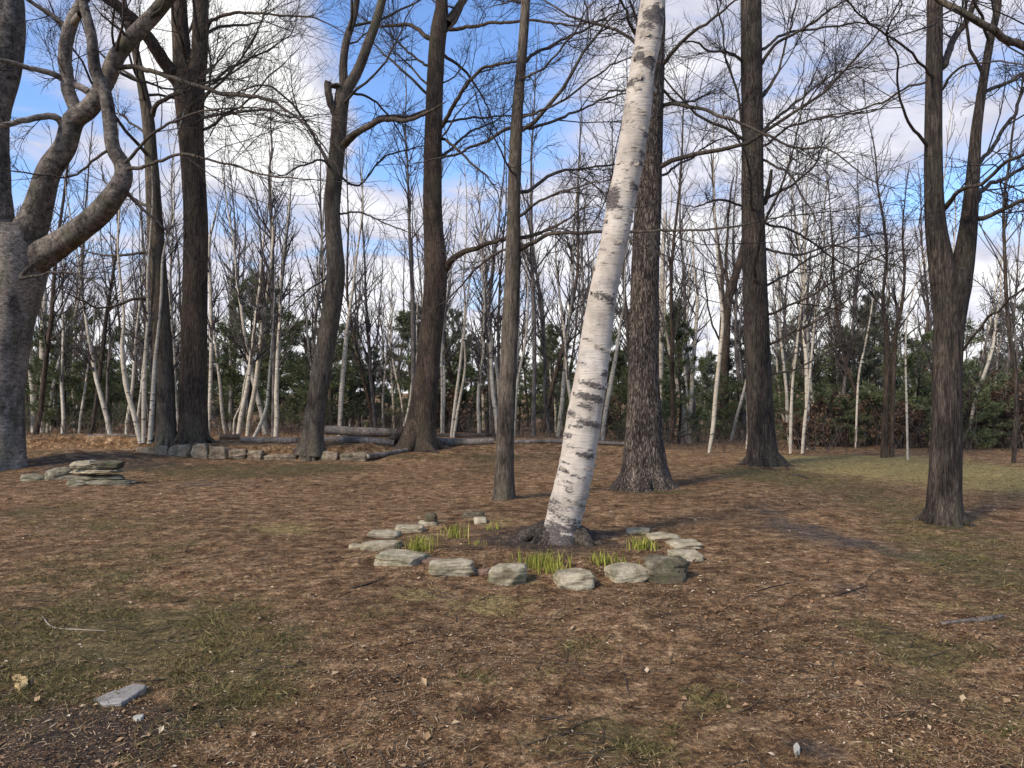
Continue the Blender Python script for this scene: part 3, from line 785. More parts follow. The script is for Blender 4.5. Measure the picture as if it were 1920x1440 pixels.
# the leaning white birch inside the ring
birch_marks = [(745, .1, 1.0, 7, 1.), (762, -.1, .55, 6, .8), (722, .1, 1.0, 5, .95), (792, .3, .9, 6, .95), (800, -.5, .5, 3, .8), (850, .3, .6, 5, 1.), (838, -.6, .4, 4, .6), (885, -.7, .35, 3, .9),
    (912, -.5, .6, 4, .6), (560, .0, .8, 6, 1.), (570, .5, .5, 3, .8), (500, -.3, .6, 2, .6), (470, .3, .5, 2, .5), (448, -.2, .5, 2, .6), (378, -.75, .55, 22, 1.), (352, .6, .45, 6, .9), (395, -.3, .6, 4, .9), (290, .7, .35, 5, .9), (255, .8, .3, 6, .9), (287, .3, .4, 2, .7),
    (158, -.4, .6, 5, .9), (165, -.8, .3, 7, .9), (118, .0, 1., 10, 1.), (128, .3, .7, 8, .9), (40, .1, 1., 14, 1.), (60, -.3, .7, 8, .8), (25, .5, .7, 10, .9), (80, .0, .9, 3, .8), (640, -.6, .4, 4, .7), (662, .4, .5, 3, .5), (686, -.4, .6, 3, .7), (612, .2, .4, 2, .6),
    (935, .2, .8, 4, .55), (950, -.4, .5, 4, .6), (968, .1, .9, 6, .7), (985, -.2, .9, 8, .85), (1003, .1, 1.1, 10, 1.), (1018, .0, 1.6, 20, 1.3), (992, -.5, .5, 9, 1.), (985, .6, .4, 10, .9), (960, -.7, .4, 10, .7), (940, .7, .3, 8, .6), (700, .7, .3, 4, .8), (820, -.8, .3, 6, .8), (780, -.8, .3, 7, .8), (875, .5, .4, 2, .5), (425, .6, .4, 2, .6), (330, -.2, .5, 2, .5), (215, .2, .5, 2, .5), (235, -.5, .4, 2, .5)]
rb0 = random.Random(4)
birch_marks += [(rb0.uniform(10, 990), rb0.uniform(-.95, .9), rb0.uniform(.1, .38), rb0.uniform(1.2, 3.5), rb0.uniform(.45, .85)) for _ in range(120)]
Yb = hit(1050, 1016)
hero('birch_tree', (1050, 1016), 'leaning white-barked birch with dark scars standing in the ring of stones', 'tree', 'birch',
     [(1051, 1024, 82), (1053, 1000, 70), (1057, 975, 66), (1065, 940, 67), (1080, 880, 66), (1094, 790, 63), (1109, 700, 60), (1120, 620, 57), (1133, 540, 52), (1152, 450, 50), (1166, 375, 52), (1181, 300, 51), (1196, 200, 51), (1204, 130, 46), (1214, 80, 48), (1224, 0, 45), (1232, -60, 42)], Yb,
     branches=[], auto=7, H=10.5, roots=0, flare=.04, lobes=4, lump=.03, m=56, seed=21, zlow=5.9, step=.03, marks=birch_marks, blen=(1.5, 2.6))
birch_root = [o for o in bpy.data.objects if o.name == 'birch_tree'][0]
# dark rooty collar at its foot
def collar():
    org = np.array(birch_root.location); T = Tubes(); rg = np.random.default_rng(5)
    for k in range(17):
        a = k / 17 * 2 * pi + rg.uniform(-.2, .2); L = rg.uniform(.22, .42) * (1.25 if abs(cos(a)) > .7 else .6)
        tt = np.linspace(0, 1, 7)
        x = org[0] + np.cos(a + .35 * (tt - .3) * rg.normal()) * (.12 + L * tt); y = org[1] + .05 + np.sin(a + .2 * tt * rg.normal()) * (.12 + L * tt)
        z = ground_h(x, y) + .13 * (1 - tt) ** 1.3 - .06 * tt + rg.normal(0, .016, 7)
        sh = 1 + .6 * (fbm(np.arange(7)[:, None] * 1.7 + k * 7, np.arange(9)[None] * 1.6, k, 3, 3) - .5)
        T.add(np.stack([x, y, z], -1), .085 * (1 - tt * .7) + .008, 9, sh[None])
    T.build('root_collar', M['root'], birch_root, org)
collar()
# papery strips peeling off the birch
def peel():
    org = np.array(birch_root.location); rg = np.random.default_rng(8)
    tr = trace([(1051, 1024, 82), (1057, 975, 66), (1080, 880, 66), (1109, 700, 60), (1133, 540, 52), (1166, 375, 52), (1196, 200, 51), (1224, 0, 45)], Yb)
    p, r = spline(tr, .03)
    for _ in range(46):
        i = int(rg.integers(12, len(p) - 4)); a0 = rg.uniform(pi, 2 * pi); da = rg.uniform(.25, .8); h = rg.uniform(.012, .04); lift = rg.uniform(.012, .04); n = 6; V = []; Q = []; b0 = 0
        for j in range(n):
            f = j / (n - 1); a = a0 + da * f; R = r[i] * 1.015 + lift * f * f
            for zz in (-1, 1): V.append(p[i] + np.array([cos(a) * R, sin(a) * R, zz * h * (1 - .5 * f) + .01 * f * rg.normal()]) - org)
        for j in range(n - 1): Q.append([b0 + 2 * j, b0 + 2 * j + 2, b0 + 2 * j + 3, b0 + 2 * j + 1])
        link('bark_curl', mesh_np('bark_curl', np.array(V), [np.array(Q)], True, [M['cut_wood']]), birch_root)
peel()

Y = hit(1210, 915)
hero('bare_tree', (1210, 915), 'thick plate-barked tree standing right behind the leaning birch', 'tree', 'bark_plate',
     [(1208, 920, 92), (1208, 880, 80), (1207, 830, 72), (1207, 780, 65), (1207, 700, 57), (1209, 550, 53), (1213, 430, 51), (1219, 300, 46), (1225, 150, 40), (1229, 50, 36), (1233, -30, 33)], Y,
     branches=[[(1236, 130, 10), (1280, 75, 8, -.5), (1330, 40, 6, -1), (1375, -2, 4, -1.4)], [(1238, 200, 9), (1262, 196, 9, -.2), (1295, 206, 8, -.5), (1360, 226, 7, -.9), (1412, 241, 6, -1.2), (1472, 265, 5, -1.4), (1540, 271, 4, -1.7), (1592, 306, 3, -2), (1655, 346, 2, -2.2)],
       [(1222, 110, 9), (1192, 60, 7, -1.2), (1172, 20, 5, -1.6), (1150, -20, 4, -2)], [(1240, 330, 6), (1290, 300, 5, .8), (1350, 262, 3, 1.4)], [(1236, 160, 7), (1275, 190, 5, .6), (1320, 178, 3, 1.2)], [(1185, 455, 6), (1150, 380, 4, .8), (1100, 340, 3, 1.3)]],
     auto=16, H=15, flare=.55, lobes=7, lump=.06, seed=3, zlow=5.)

Y = hit(945, 935)
hero('bare_tree', (945, 935), 'slender straight grey-brown tree left of the birch with long horizontal branches', 'tree', 'bark_grey',
     [(945, 938, 36), (946, 880, 34), (948, 800, 33), (955, 650, 32), (960, 540, 30), (962, 475, 29), (963, 400, 25), (966, 300, 24), (971, 200, 21), (979, 100, 18), (986, -20, 17)], Y,
     branches=[[(972, 468, 12), (1010, 445, 9, -.2), (1060, 438, 8, -.4), (1130, 435, 7, -.6), (1200, 432, 6, -.9), (1330, 429, 5, -1.3), (1420, 414, 4, -1.5), (1500, 405, 3, -1.7), (1600, 388, 2, -2)],
       [(974, 362, 9), (1010, 345, 8, .2), (1040, 326, 7, .4), (1090, 319, 5, .7), (1160, 312, 4, 1)], [(975, 405, 8), (1005, 380, 6, -.5), (1060, 358, 5, -1), (1140, 335, 3, -1.5)],
       [(974, 245, 8), (1010, 240, 7, .3), (1060, 220, 6, .6), (1130, 185, 4, 1), (1215, 150, 3, 1.5)], [(975, 222, 6), (1040, 195, 5, -.5), (1110, 150, 4, -1), (1190, 105, 3, -1.6)], [(950, 470, 6), (925, 478, 5, .3), (890, 505, 4, .7), (848, 555, 3, 1)],
       [(952, 240, 8), (925, 252, 7, -.2), (880, 272, 6, -.5), (832, 290, 5, -.9)], [(968, 440, 7), (1030, 430, 4, 1.), (1060, 448, 3, 1.4), (1085, 500, 2, 1.5)], [(980, 118, 8), (1010, 95, 7, .3), (1080, 60, 5, .8), (1160, 20, 3, 1.2)], [(975, 150, 6), (1020, 120, 5, -.8), (1075, 55, 4, -1.4), (1110, 2, 3, -1.8)], [(969, 330, 5), (940, 290, 4, -.6), (905, 225, 3, -1), (880, 160, 2, -1.4)]],
     auto=12, H=12.5, flare=.35, lobes=4, lump=.04, m=26, seed=4, zlow=5.2)

Y = hit(785, 838)
hero('bare_tree', (785, 838), 'tall brown tree with a wide flared foot, behind the end of the stone wall', 'tree', 'bark_brown',
     [(781, 842, 74), (786, 815, 62), (792, 780, 54), (799, 720, 48), (806, 640, 44), (815, 560, 43), (817, 500, 42), (812, 420, 37), (811, 330, 35), (813, 220, 33), (818, 110, 31), (823, 55, 30), (828, 20, 26)], Y,
     forks=[[(828, 20, 24), (828, -30, 21), (830, -90, 19)], [(838, 45, 18), (857, 18, 15, .3), (880, -20, 13, .5), (905, -80, 11, .8)]],
     branches=[[(834, 505, 16), (848, 486, 13, -.2), (880, 466, 10, -.5), (930, 448, 8, -.9), (1000, 440, 6, -1.3), (1080, 400, 3, -1.8)], [(803, 72, 11), (785, 58, 9, .3), (760, 49, 8, .5), (715, 50, 6, .9), (690, 40, 4, 1.2)], [(830, 238, 10), (850, 205, 9, -.4), (880, 165, 8, -.8), (910, 138, 7, -1), (950, 128, 6, -1.4), (1010, 105, 4, -1.8)],
       [(842, 58, 9), (880, 52, 8, -.5), (920, 44, 7, -1), (990, 45, 6, -1.6), (1070, 52, 4, -2), (1130, 40, 3, -2.4)], [(828, 290, 8), (842, 280, 7, .5), (880, 250, 5, 1), (940, 218, 3, 1.6)], [(797, 212, 12), (760, 221, 10, -.3), (718, 219, 9, -.6), (690, 238, 7, -.9), (660, 262, 5, -1.2)], [(830, 100, 8), (870, 130, 6, .6), (900, 180, 4, 1.1), (935, 250, 3, 1.4)], [(829, 230, 6), (880, 222, 5, .8), (930, 218, 4, 1.2), (1000, 212, 2, 1.9)], [(832, 262, 7), (880, 300, 5, -.5), (930, 350, 3, -1)],
       [(795, 120, 6), (760, 95, 5, .8), (735, 70, 3, 1.2)]],
     auto=16, H=18, flare=.4, lobes=5, lump=.05, seed=5, zlow=8.)

Y = hit(585, 842)
hero('bare_tree', (585, 842), 'crooked tree with a broken hooked stub and a high fork, behind the stone wall', 'tree', 'bark_grey',
     [(583, 848, 46), (586, 815, 40), (592, 770, 37), (602, 700, 36), (612, 640, 36), (623, 570, 35), (630, 510, 34), (627, 460, 31), (623, 400, 29), (626, 340, 30), (634, 260, 29), (639, 200, 28), (645, 165, 28)], Y,
     forks=[[(645, 168, 18), (644, 120, 15), (650, 75, 14), (664, 30, 12), (670, -20, 11)], [(649, 170, 22), (672, 130, 19), (691, 80, 18), (710, 25, 16), (722, -30, 14)]],
     branches=[[(636, 222, 15), (626, 200, 15, -.1), (619, 180, 14, -.2), (614, 158, 14, -.2), (616, 152, 13, -.2)], [(616, 158, 9, -.2), (624, 161, 7, -.2), (631, 160, 7, -.2)], [(638, 272, 14), (662, 252, 12, -.3), (690, 233, 12, -.6), (722, 219, 10, -.9), (760, 222, 8, -1.2), (800, 207, 6, -1.5)], [(614, 300, 8), (595, 272, 7, .3), (575, 240, 6, .6), (540, 195, 5, 1), (500, 160, 4, 1.4), (450, 172, 3, 1.8)],
       [(622, 320, 7), (600, 302, 5, -.5), (560, 318, 4, -.9), (530, 332, 3, -1.2)], [(640, 330, 6), (675, 350, 4, .5), (720, 300, 4, .9), (775, 280, 3, 1.3)], [(640, 400, 5), (680, 400, 4, -.7), (730, 420, 3, -1.2), (790, 445, 2, -1.6)], [(662, 175, 6), (700, 190, 5, .5), (745, 250, 3, .9)], [(616, 520, 5), (580, 545, 4, -.3), (545, 580, 3, -.6), (520, 600, 2, -.9)]],
     auto=14, H=16, flare=.35, lobes=4, lump=.06, seed=6, zlow=7.5)

Y = 19.0
hero('bare_tree', (362, 830), 'thick tall brown tree on the bank splitting into twin stems high up', 'tree', 'bark_brown',
     [(361, 842, 58), (362, 815, 53), (363, 740, 49), (364, 640, 47), (366, 520, 44), (367, 420, 43), (363, 330, 43), (358, 250, 46), (355, 180, 54), (355, 140, 58)], Y,
     forks=[[(344, 160, 36), (341, 100, 33), (337, 40, 30), (333, -30, 27)], [(368, 150, 34), (374, 100, 30), (376, 40, 29), (377, -30, 26)]],
     branches=[[(345, 170, 27), (322, 135, 25, -.2), (297, 95, 24, -.5), (268, 50, 22, -.8), (232, 16, 20, -1.1), (190, -10, 18, -1.4)], [(383, 60, 10), (400, 35, 8, -.3), (440, 20, 7, -.7), (500, 20, 5, -1.2), (580, 30, 4, -1.8), (640, 60, 2, -2.2)], [(386, 70, 8), (410, 55, 7, .4), (455, 48, 5, .8)], [(386, 240, 7), (430, 215, 6, -.5), (500, 208, 5, -1.2), (560, 222, 3, -1.7)]],
     auto=16, H=18, flare=.3, lobes=5, lump=.04, seed=7, zlow=8.)

Y = 18.8
hero('bare_tree', (308, 830), 'slimmer leaning tree just left of the thick twin-stemmed one', 'tree', 'bark_grey',
     [(312, 840, 40), (311, 800, 37), (308, 720, 36), (303, 620, 34), (298, 540, 32), (293, 460, 30), (288, 370, 27), (283, 290, 23), (277, 220, 22), (266, 160, 17), (255, 100, 14), (240, 40, 11), (225, -30, 9)], Y,
     branches=[[(286, 215, 12), (295, 195, 10, -.2), (320, 178, 9, -.5), (350, 168, 7, -.8), (400, 120, 4, -1.3)], [(288, 480, 8), (270, 473, 7, .3), (250, 478, 6, .5), (205, 482, 5, .9), (160, 472, 3, 1.2)], [(290, 560, 8), (255, 560, 7, -.3), (195, 575, 5, -.7), (140, 555, 3, -1.)], [(280, 390, 8), (262, 385, 7, .4), (240, 370, 6, .8), (200, 340, 4, 1.3)], [(280, 260, 6), (250, 235, 5, .5), (225, 215, 4, .9)]],
     auto=10, H=14, flare=.25, lobes=4, lump=.05, m=24, seed=8, zlow=7.)

# the old beech at the left edge
Y = 15.9
hero('beech_tree', (-8, 868), 'huge old smooth-barked beech with thick twisting limbs, cut by the left edge', 'tree', 'bark_smooth',
     [(-8, 880, 100), (-6, 850, 94), (-4, 800, 88), (-2, 740, 86), (3, 660, 92), (10, 580, 104), (18, 520, 120), (20, 470, 124), (16, 430, 114)], Y,
     forks=[[(8, 520, 84, .1), (-10, 440, 74), (-14, 380, 68), (-14, 300, 58), (-12, 210, 54), (2, 140, 62), (10, 80, 68), (12, 20, 62), (8, -40, 54)],
            [(30, 510, 70, .1), (52, 440, 62, -.05), (72, 388, 50, -.2), (92, 322, 44, -.4), (122, 275, 40, -.5), (138, 226, 38, -.6), (170, 200, 34, -.7), (200, 148, 31, -.7), (222, 100, 30, -.8), (256, 62, 30, -.9), (300, 15, 28, -1), (330, -30, 25, -1.2)],
            [(10, 530, 62, .2), (60, 490, 58, .0), (105, 462, 49, -.25), (150, 430, 43, -.6), (188, 398, 43, -.8), (214, 366, 40, -1), (231, 334, 34, -1), (228, 306, 29, -1), (212, 278, 26, -1.1), (206, 230, 25, -1.1), (197, 175, 23, -1.1), (178, 130, 22, -1.2), (172, 70, 19, -1.3), (160, 20, 17, -1.3), (148, -30, 15, -1.4)]],
     branches=[[(150, 218, 26, -.6), (134, 172, 24, -.7), (128, 110, 24, -.8), (136, 55, 24, -.9), (148, 15, 22, -1), (165, -30, 20, -1.2)], [(122, 262, 16, -.5), (112, 228, 14, -.7), (82, 219, 12, -.9), (45, 226, 11, -1.1), (8, 234, 10, -1.3), (-50, 240, 8, -1.6)], [(124, 150, 14, -.8), (102, 136, 13, -1), (60, 126, 11, -1.2), (5, 114, 9, -1.6), (-60, 110, 7, -2)],
       [(128, 48, 13, -.9), (105, 30, 11, -1), (70, 8, 9, -1.2), (30, -15, 8, -1.5)], [(218, 122, 11, -.8), (260, 124, 11, -1), (310, 134, 10, -1.3), (375, 158, 9, -1.6), (430, 176, 9, -1.9), (500, 186, 7, -2.2), (540, 210, 6, -2.4), (580, 250, 4, -2.6), (615, 290, 3, -2.8)], [(226, 325, 11, -1), (262, 315, 8, -1.2), (300, 302, 7, -1.4), (350, 292, 6, -1.7), (420, 310, 5, -2.1), (520, 328, 4, -2.6), (620, 342, 2, -3)],
       [(228, 340, 12, -1), (248, 370, 9, -.8), (270, 388, 7, -.6), (310, 425, 5, -.3), (340, 460, 3, 0)], [(230, 318, 9, -1), (262, 275, 7, -1.2), (310, 238, 6, -1.5), (370, 214, 5, -1.9), (460, 208, 4, -2.5), (560, 220, 2, -3)], [(210, 280, 7, -1.1), (150, 325, 5, -1.4), (90, 330, 4, -1.8), (20, 320, 3, -2.2)], [(40, 520, 9, -.6), (90, 512, 5, -1.2), (150, 520, 4, -1.6)],
       [(236, 90, 8, -.8), (225, 55, 6, -1.1), (190, 30, 4, -1.4)], [(240, 140, 7, -.8), (290, 155, 5, -.4), (330, 165, 4, 0), (420, 150, 3, .5)]],
     auto=14, H=13, flare=.15, lobes=5, lump=.07, m=40, seed=9, zlow=6.5, blen=(1.8, 3.4), fmat='bark_smooth_dark', roots=0)

Y = hit(1432, 872)
hero('bare_tree', (1432, 872), 'tall straight dark tree right of centre with many thin branches sweeping right', 'tree', 'bark_dark',
     [(1432, 878, 62), (1430, 850, 54), (1427, 800, 49), (1422, 700, 47), (1418, 600, 46), (1414, 480, 44), (1411, 360, 41), (1411, 240, 39), (1409, 120, 39), (1408, 0, 38), (1408, -40, 36)], Y,
     branches=[[(1425, 128, 8), (1452, 90, 7, -.3), (1500, 62, 6, -.8), (1560, 20, 4, -1.4)], [(1428, 92, 7), (1470, 60, 6, .5), (1530, 50, 5, 1), (1640, 44, 3, 1.8)], [(1396, 118, 7), (1368, 102, 6, -.4), (1330, 95, 5, -.8), (1300, 76, 4, -1.2)], [(1432, 380, 13), (1440, 345, 10, -.1), (1447, 318, 6, -.1)], [(1436, 650, 6), (1480, 625, 5, -.5), (1530, 600, 4, -1), (1600, 548, 3, -1.7), (1680, 490, 2, -2.4)],
       [(1434, 590, 6), (1500, 560, 5, -.7), (1570, 520, 4, -1.3), (1650, 478, 3, -2)], [(1432, 540, 6), (1480, 510, 5, .6), (1550, 465, 4, 1.2), (1650, 430, 2, 2)], [(1436, 470, 6), (1490, 480, 5, -.8), (1560, 462, 4, -1.5), (1680, 500, 2, -2.5)], [(1434, 420, 6), (1500, 440, 5, .5), (1560, 480, 4, 1.1), (1640, 520, 2, 1.7)], [(1430, 245, 7), (1470, 215, 6, .5), (1530, 165, 4, 1.1), (1600, 130, 3, 1.8)], [(1430, 300, 6), (1470, 320, 5, -.8), (1510, 380, 4, -1.5), (1540, 440, 2, -2)],
       [(1432, 270, 6), (1480, 240, 5, -.9), (1560, 225, 4, -1.7), (1660, 200, 3, -2.6)], [(1390, 385, 6), (1345, 375, 5, -.5), (1300, 390, 3, -1)], [(1434, 700, 5), (1490, 690, 4, -.6), (1560, 650, 3, -1.2), (1640, 620, 2, -2)], [(1428, 180, 6), (1460, 130, 5, .3), (1480, 60, 4, .6), (1495, -20, 3, 1)]],
     auto=15, H=16, flare=.35, lobes=5, lump=.03, seed=10, zlow=3.6, blen=(2.2, 4.2), twig=(10, 64, 200))

Y = hit(1770, 982)
hero('bare_tree', (1770, 982), 'two-stemmed brown tree forking at head height near the right edge', 'tree', 'bark_dark',
     [(1768, 988, 66), (1770, 960, 60), (1772, 900, 55), (1775, 800, 52), (1776, 700, 51), (1779, 620, 52), (1782, 570, 60), (1783, 535, 70), (1784, 510, 70)], Y,
     forks=[[(1772, 530, 52), (1763, 480, 44), (1754, 420, 37), (1750, 330, 32), (1750, 220, 30), (1752, 110, 29), (1753, 0, 27), (1755, -50, 25)], [(1799, 530, 44), (1808, 480, 38), (1816, 420, 31), (1824, 330, 23), (1830, 250, 19), (1841, 170, 16), (1856, 80, 14), (1872, -10, 12)]],
     branches=[[(1766, 125, 16), (1785, 90, 15, .3), (1806, 50, 14, .5), (1826, 18, 13, .7), (1846, -20, 12, .9)], [(1765, 392, 12), (1782, 376, 10, -.2), (1812, 352, 9, -.5), (1845, 340, 8, -.8), (1880, 312, 8, -1), (1930, 285, 7, -1.4)], [(1826, 412, 12), (1850, 400, 10, -.1), (1885, 382, 9, -.3), (1935, 360, 8, -.6)], [(1822, 380, 10), (1845, 345, 9, .4), (1890, 325, 8, .8), (1940, 310, 7, 1.2)],
       [(1830, 330, 9), (1850, 285, 9, .4), (1880, 230, 8, .8), (1905, 190, 7, 1.1), (1935, 130, 6, 1.5)], [(1744, 278, 9), (1722, 250, 7, -.2), (1695, 215, 6, -.5), (1684, 165, 5, -.7), (1680, 100, 4, -1), (1665, 55, 4, -1.3), (1690, 0, 3, -1.6)], [(1800, 662, 7), (1820, 632, 6, -.3), (1850, 595, 6, -.6), (1890, 562, 5, -1), (1940, 525, 4, -1.5)], [(1744, 150, 7), (1715, 120, 6, -.3), (1670, 88, 5, -.7), (1600, 30, 4, -1.3), (1560, -10, 3, -1.7)], [(1745, 155, 6), (1700, 170, 5, .4), (1640, 205, 4, .9), (1560, 222, 3, 1.4), (1480, 240, 2, 2)], [(1840, 175, 9), (1880, 155, 8, .3), (1935, 140, 6, .7)], [(1766, 175, 6), (1800, 130, 5, -.4), (1870, 118, 4, -1), (1930, 122, 3, -1.5)], [(1745, 345, 4), (1725, 390, 3, -.4), (1720, 450, 2, -.7)]],
     auto=12, H=11, flare=.3, lobes=5, lump=.05, seed=12, zlow=4.6, blen=(1.6, 3.))

# tree standing outside the frame on the right, whose bough hangs into the top corner
Y = 7.2
hero('bare_tree', (2260, 1052), 'tree standing just outside the right edge whose mossy bough crosses the top right corner', 'tree', 'bark_grey',
     [(2258, 1056, 80), (2258, 900, 66), (2256, 600, 58), (2250, 300, 50), (2246, 60, 44), (2240, -120, 36)], Y,
     branches=[[(2244, 210, 26), (2150, 190, 22, -.1), (2040, 145, 20, -.2), (1960, 110, 18, -.3), (1900, 86, 17, -.3), (1850, 64, 16, -.35), (1790, 30, 15, -.4), (1735, -5, 13, -.4), (1660, -60, 9, -.5), (1560, -120, 5, -.6)]],
     auto=5, H=9, flare=.3, seed=13, zlow=4.8, blen=(1.2, 2.2), twig=(6, 20, 30))

# stout brown tree further back, left of the straight dark one
Y = hit(1352, 822, default=24)
hero('bare_tree', (1354, 820), 'brown tree behind the straight dark one, its top splaying into a fan of stems', 'tree', 'bark_brown',
     [(1353, 826, 24), (1355, 760, 22), (1357, 680, 21), (1360, 600, 20), (1366, 560, 17), (1378, 520, 15), (1392, 470, 12), (1400, 400, 10), (1398, 300, 8)], Y,
     branches=[[(1358, 600, 9), (1352, 550, 8), (1348, 480, 7), (1340, 400, 5), (1335, 300, 3)], [(1362, 590, 8), (1366, 530, 7), (1362, 450, 5, .5), (1370, 350, 3, 1)], [(1350, 640, 5), (1330, 600, 4, -.5), (1318, 520, 3, -1)]],
     auto=6, H=12, flare=.25, m=18, seed=15, zlow=6, blen=(1.5, 3), step=.12)

# ------------------------------------------------------------------ white birches at the wood edge (each traced, each its own)
def stem_crown(root, org, stems, rg, n2, n3, mat='far_twig'):
    T = Tubes()
    for p, r in stems:
        q, qr = resample(p, r, 14)
        a, ar = sprout(q[None], qr[None], n2, rg, (20, 50), (.14, .34), .35, 6, .10, .10, .5, 3.5, .005)
        b_, br = sprout(a, ar, n3, rg, (20, 50), (.3, .6), .1, 4, .12, .06, .7, 1.6, .004)
        T.add(a, ar, 4); T.add(b_, br, 3)
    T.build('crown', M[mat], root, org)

def edge_tree(name, stems, label, mat, group, H, seed, default=25., n2=16, n3=45, cat='tree'):
    rg = np.random.default_rng(seed)
    x0, y0 = stems[0][0][:2]
    Y = hit(x0, y0, default=default); org = P(x0, y0, Y); org[2] = float(ground_h(org[0], org[1]))
    root = empty(name, org, label, cat, group); ss = []
    for s in stems:
        c = trace(s, Y); c[0, 2] = min(c[0, 2], float(ground_h(c[0, 0], c[0, 1]))) - .04
        rows = [c]; last = c[-1].copy(); d = nrm(nrm((c[-1] - c[-2])[:3]) + [0, 0, .8]); top = H * rg.uniform(.85, 1.15)
        n0 = max(1, (top - last[2]) / .9); dr = (last[3] - .01) / n0
        while last[2] < top:
            d = nrm(d + rg.normal(0, .09, 3) + [0, 0, .1]); nx_ = last.copy(); nx_[:3] += d * .9; nx_[3] = max(.01, last[3] - dr); rows.append(nx_[None]); last = nx_
        p, r = spline(np.concatenate(rows), .25)
        T = Tubes(); T.add(p, r, 10); T.build('trunk', M[mat], root, org); ss.append((p, r))
    stem_crown(root, org, ss, rg, n2, n3)
    return root
BG = 'white birches along the wood edge'
edge = [
 ([[(64, 812, 11), (62, 740, 10), (55, 660, 9), (62, 600, 7)], [(82, 812, 12), (82, 720, 12), (80, 640, 11), (84, 560, 9)], [(88, 778, 7), (102, 715, 7), (120, 650, 6), (137, 605, 5)]], 'three-stemmed white birch clump right beside the old beech', 8.5),
 ([[(264, 828, 9), (252, 780, 9), (236, 720, 9), (229, 650, 8), (233, 600, 5)], [(269, 826, 7), (270, 740, 8), (274, 650, 7), (278, 590, 6)], [(281, 828, 9), (286, 760, 9), (291, 680, 8), (297, 620, 6)]], 'white birch clump spreading in a V left of the slimmer leaning trunk', 8.),
 ([[(391, 800, 6), (394, 740, 7), (396, 660, 7), (395, 560, 7), (392, 460, 6)]], 'single straight white birch touching the right side of the thick twin-stemmed tree', 9.),
 ([[(464, 818, 9), (468, 780, 9), (478, 730, 9), (488, 650, 8), (496, 580, 8), (506, 520, 6), (512, 440, 5)]], 'curving white birch in front of the round dark pine', 9.),
 ([[(474, 822, 7), (490, 792, 7), (500, 760, 5), (506, 690, 4)]], 'short leaning white sapling at the foot of the curving birch', 5.),
 ([[(438, 815, 4), (440, 785, 4), (452, 758, 3), (458, 720, 3)]], 'very thin bent white sapling left of the curving birch', 4.),
 ([[(636, 800, 8), (640, 740, 9), (645, 680, 9), (652, 610, 7), (662, 540, 5)]], 'white birch standing above the stacked logs', 8.),
 ([[(719, 805, 5), (719, 740, 5), (718, 640, 4)]], 'thin straight pale birch above the right end of the logs', 8.),
 ([[(752, 815, 6), (766, 770, 6), (776, 700, 6), (788, 640, 5), (792, 590, 4)]], 'pale birch leaning against the left of the flared trunk', 8.),
 ([[(828, 818, 5), (829, 740, 5), (828, 640, 4)]], 'straight thin pale birch just right of the flared trunk', 8.),
 ([[(846, 820, 6), (853, 760, 6), (862, 690, 5), (868, 630, 4)], [(850, 820, 5), (858, 770, 5), (872, 690, 4)]], 'pair of thin white stems leaning right, beyond the pale split log', 7.5),
 ([[(964, 790, 5), (970, 720, 5), (985, 640, 4), (990, 560, 3)]], 'thin pale leaning stem right behind the slender straight tree', 8.),
 ([[(1129, 826, 8), (1134, 780, 8), (1145, 720, 9), (1156, 660, 7), (1163, 610, 5)]], 'white birch leaning right between the big birch and the plate-barked tree', 8.),
 ([[(1239, 827, 10), (1238, 760, 10), (1239, 660, 11), (1241, 560, 11), (1243, 480, 8), (1247, 400, 6)]], 'straight bright white birch at the right side of the plate-barked tree', 10.),
 ([[(1288, 831, 8), (1281, 770, 8), (1268, 710, 7), (1256, 660, 6), (1248, 600, 5)], [(1293, 826, 8), (1296, 750, 8), (1300, 680, 8), (1308, 560, 6)], [(1294, 736, 4), (1284, 690, 4), (1272, 630, 3)]], 'white birch clump in a narrow V right of the plate-barked tree', 9.),
 ([[(1329, 849, 6), (1337, 800, 8), (1342, 740, 8), (1350, 660, 7), (1355, 600, 6)]], 'pale grey birch curving up along the brown fan-topped tree', 9.),
 ([[(1371, 826, 6), (1382, 780, 6), (1393, 740, 5), (1404, 690, 4)]], 'short leaning white sapling left of the straight dark trunk', 5.),
 ([[(1482, 850, 6), (1483, 790, 6), (1486, 720, 5)]], 'first of two pale stems right of the straight dark trunk', 8.),
 ([[(1504, 850, 6), (1509, 790, 6), (1517, 720, 5), (1524, 640, 4)]], 'second pale stem right of the straight dark trunk, leaning right', 8.),
 ([[(1604, 800, 4), (1607, 760, 4), (1611, 700, 4)]], 'thin pale stem in front of the dark pines left of the brown double tree', 6.),
 ([[(1702, 862, 4), (1700, 760, 4), (1698, 660, 3)]], 'thin pale stem right of the brown double tree', 8.),
 ([[(1812, 790, 5), (1830, 740, 6), (1846, 700, 6), (1862, 650, 5)]], 'pale stem leaning right in the brown thicket by the right edge', 6.),
]
for k, (st, lb, H_) in enumerate(edge):
    edge_tree('birch_tree', st, lb, 'far_birch', BG, H_, 100 + k)
edge_tree('bare_tree', [[(1657, 858, 13), (1661, 760, 11), (1664, 680, 11), (1660, 600, 8), (1655, 560, 6)], [(1670, 700, 9), (1678, 640, 8), (1690, 580, 6)]], 'brown double-stemmed tree with russet top right of the dark pines', 'bark_brown', None, 8., 140, n2=30, n3=110)
edge_tree('bare_tree', [[(1900, 868, 8), (1906, 780, 8), (1904, 700, 8), (1890, 600, 7), (1884, 480, 6), (1882, 380, 5)]], 'thin dark tree by the right edge in front of the brown thicket', 'bark_dark', None, 10., 141)
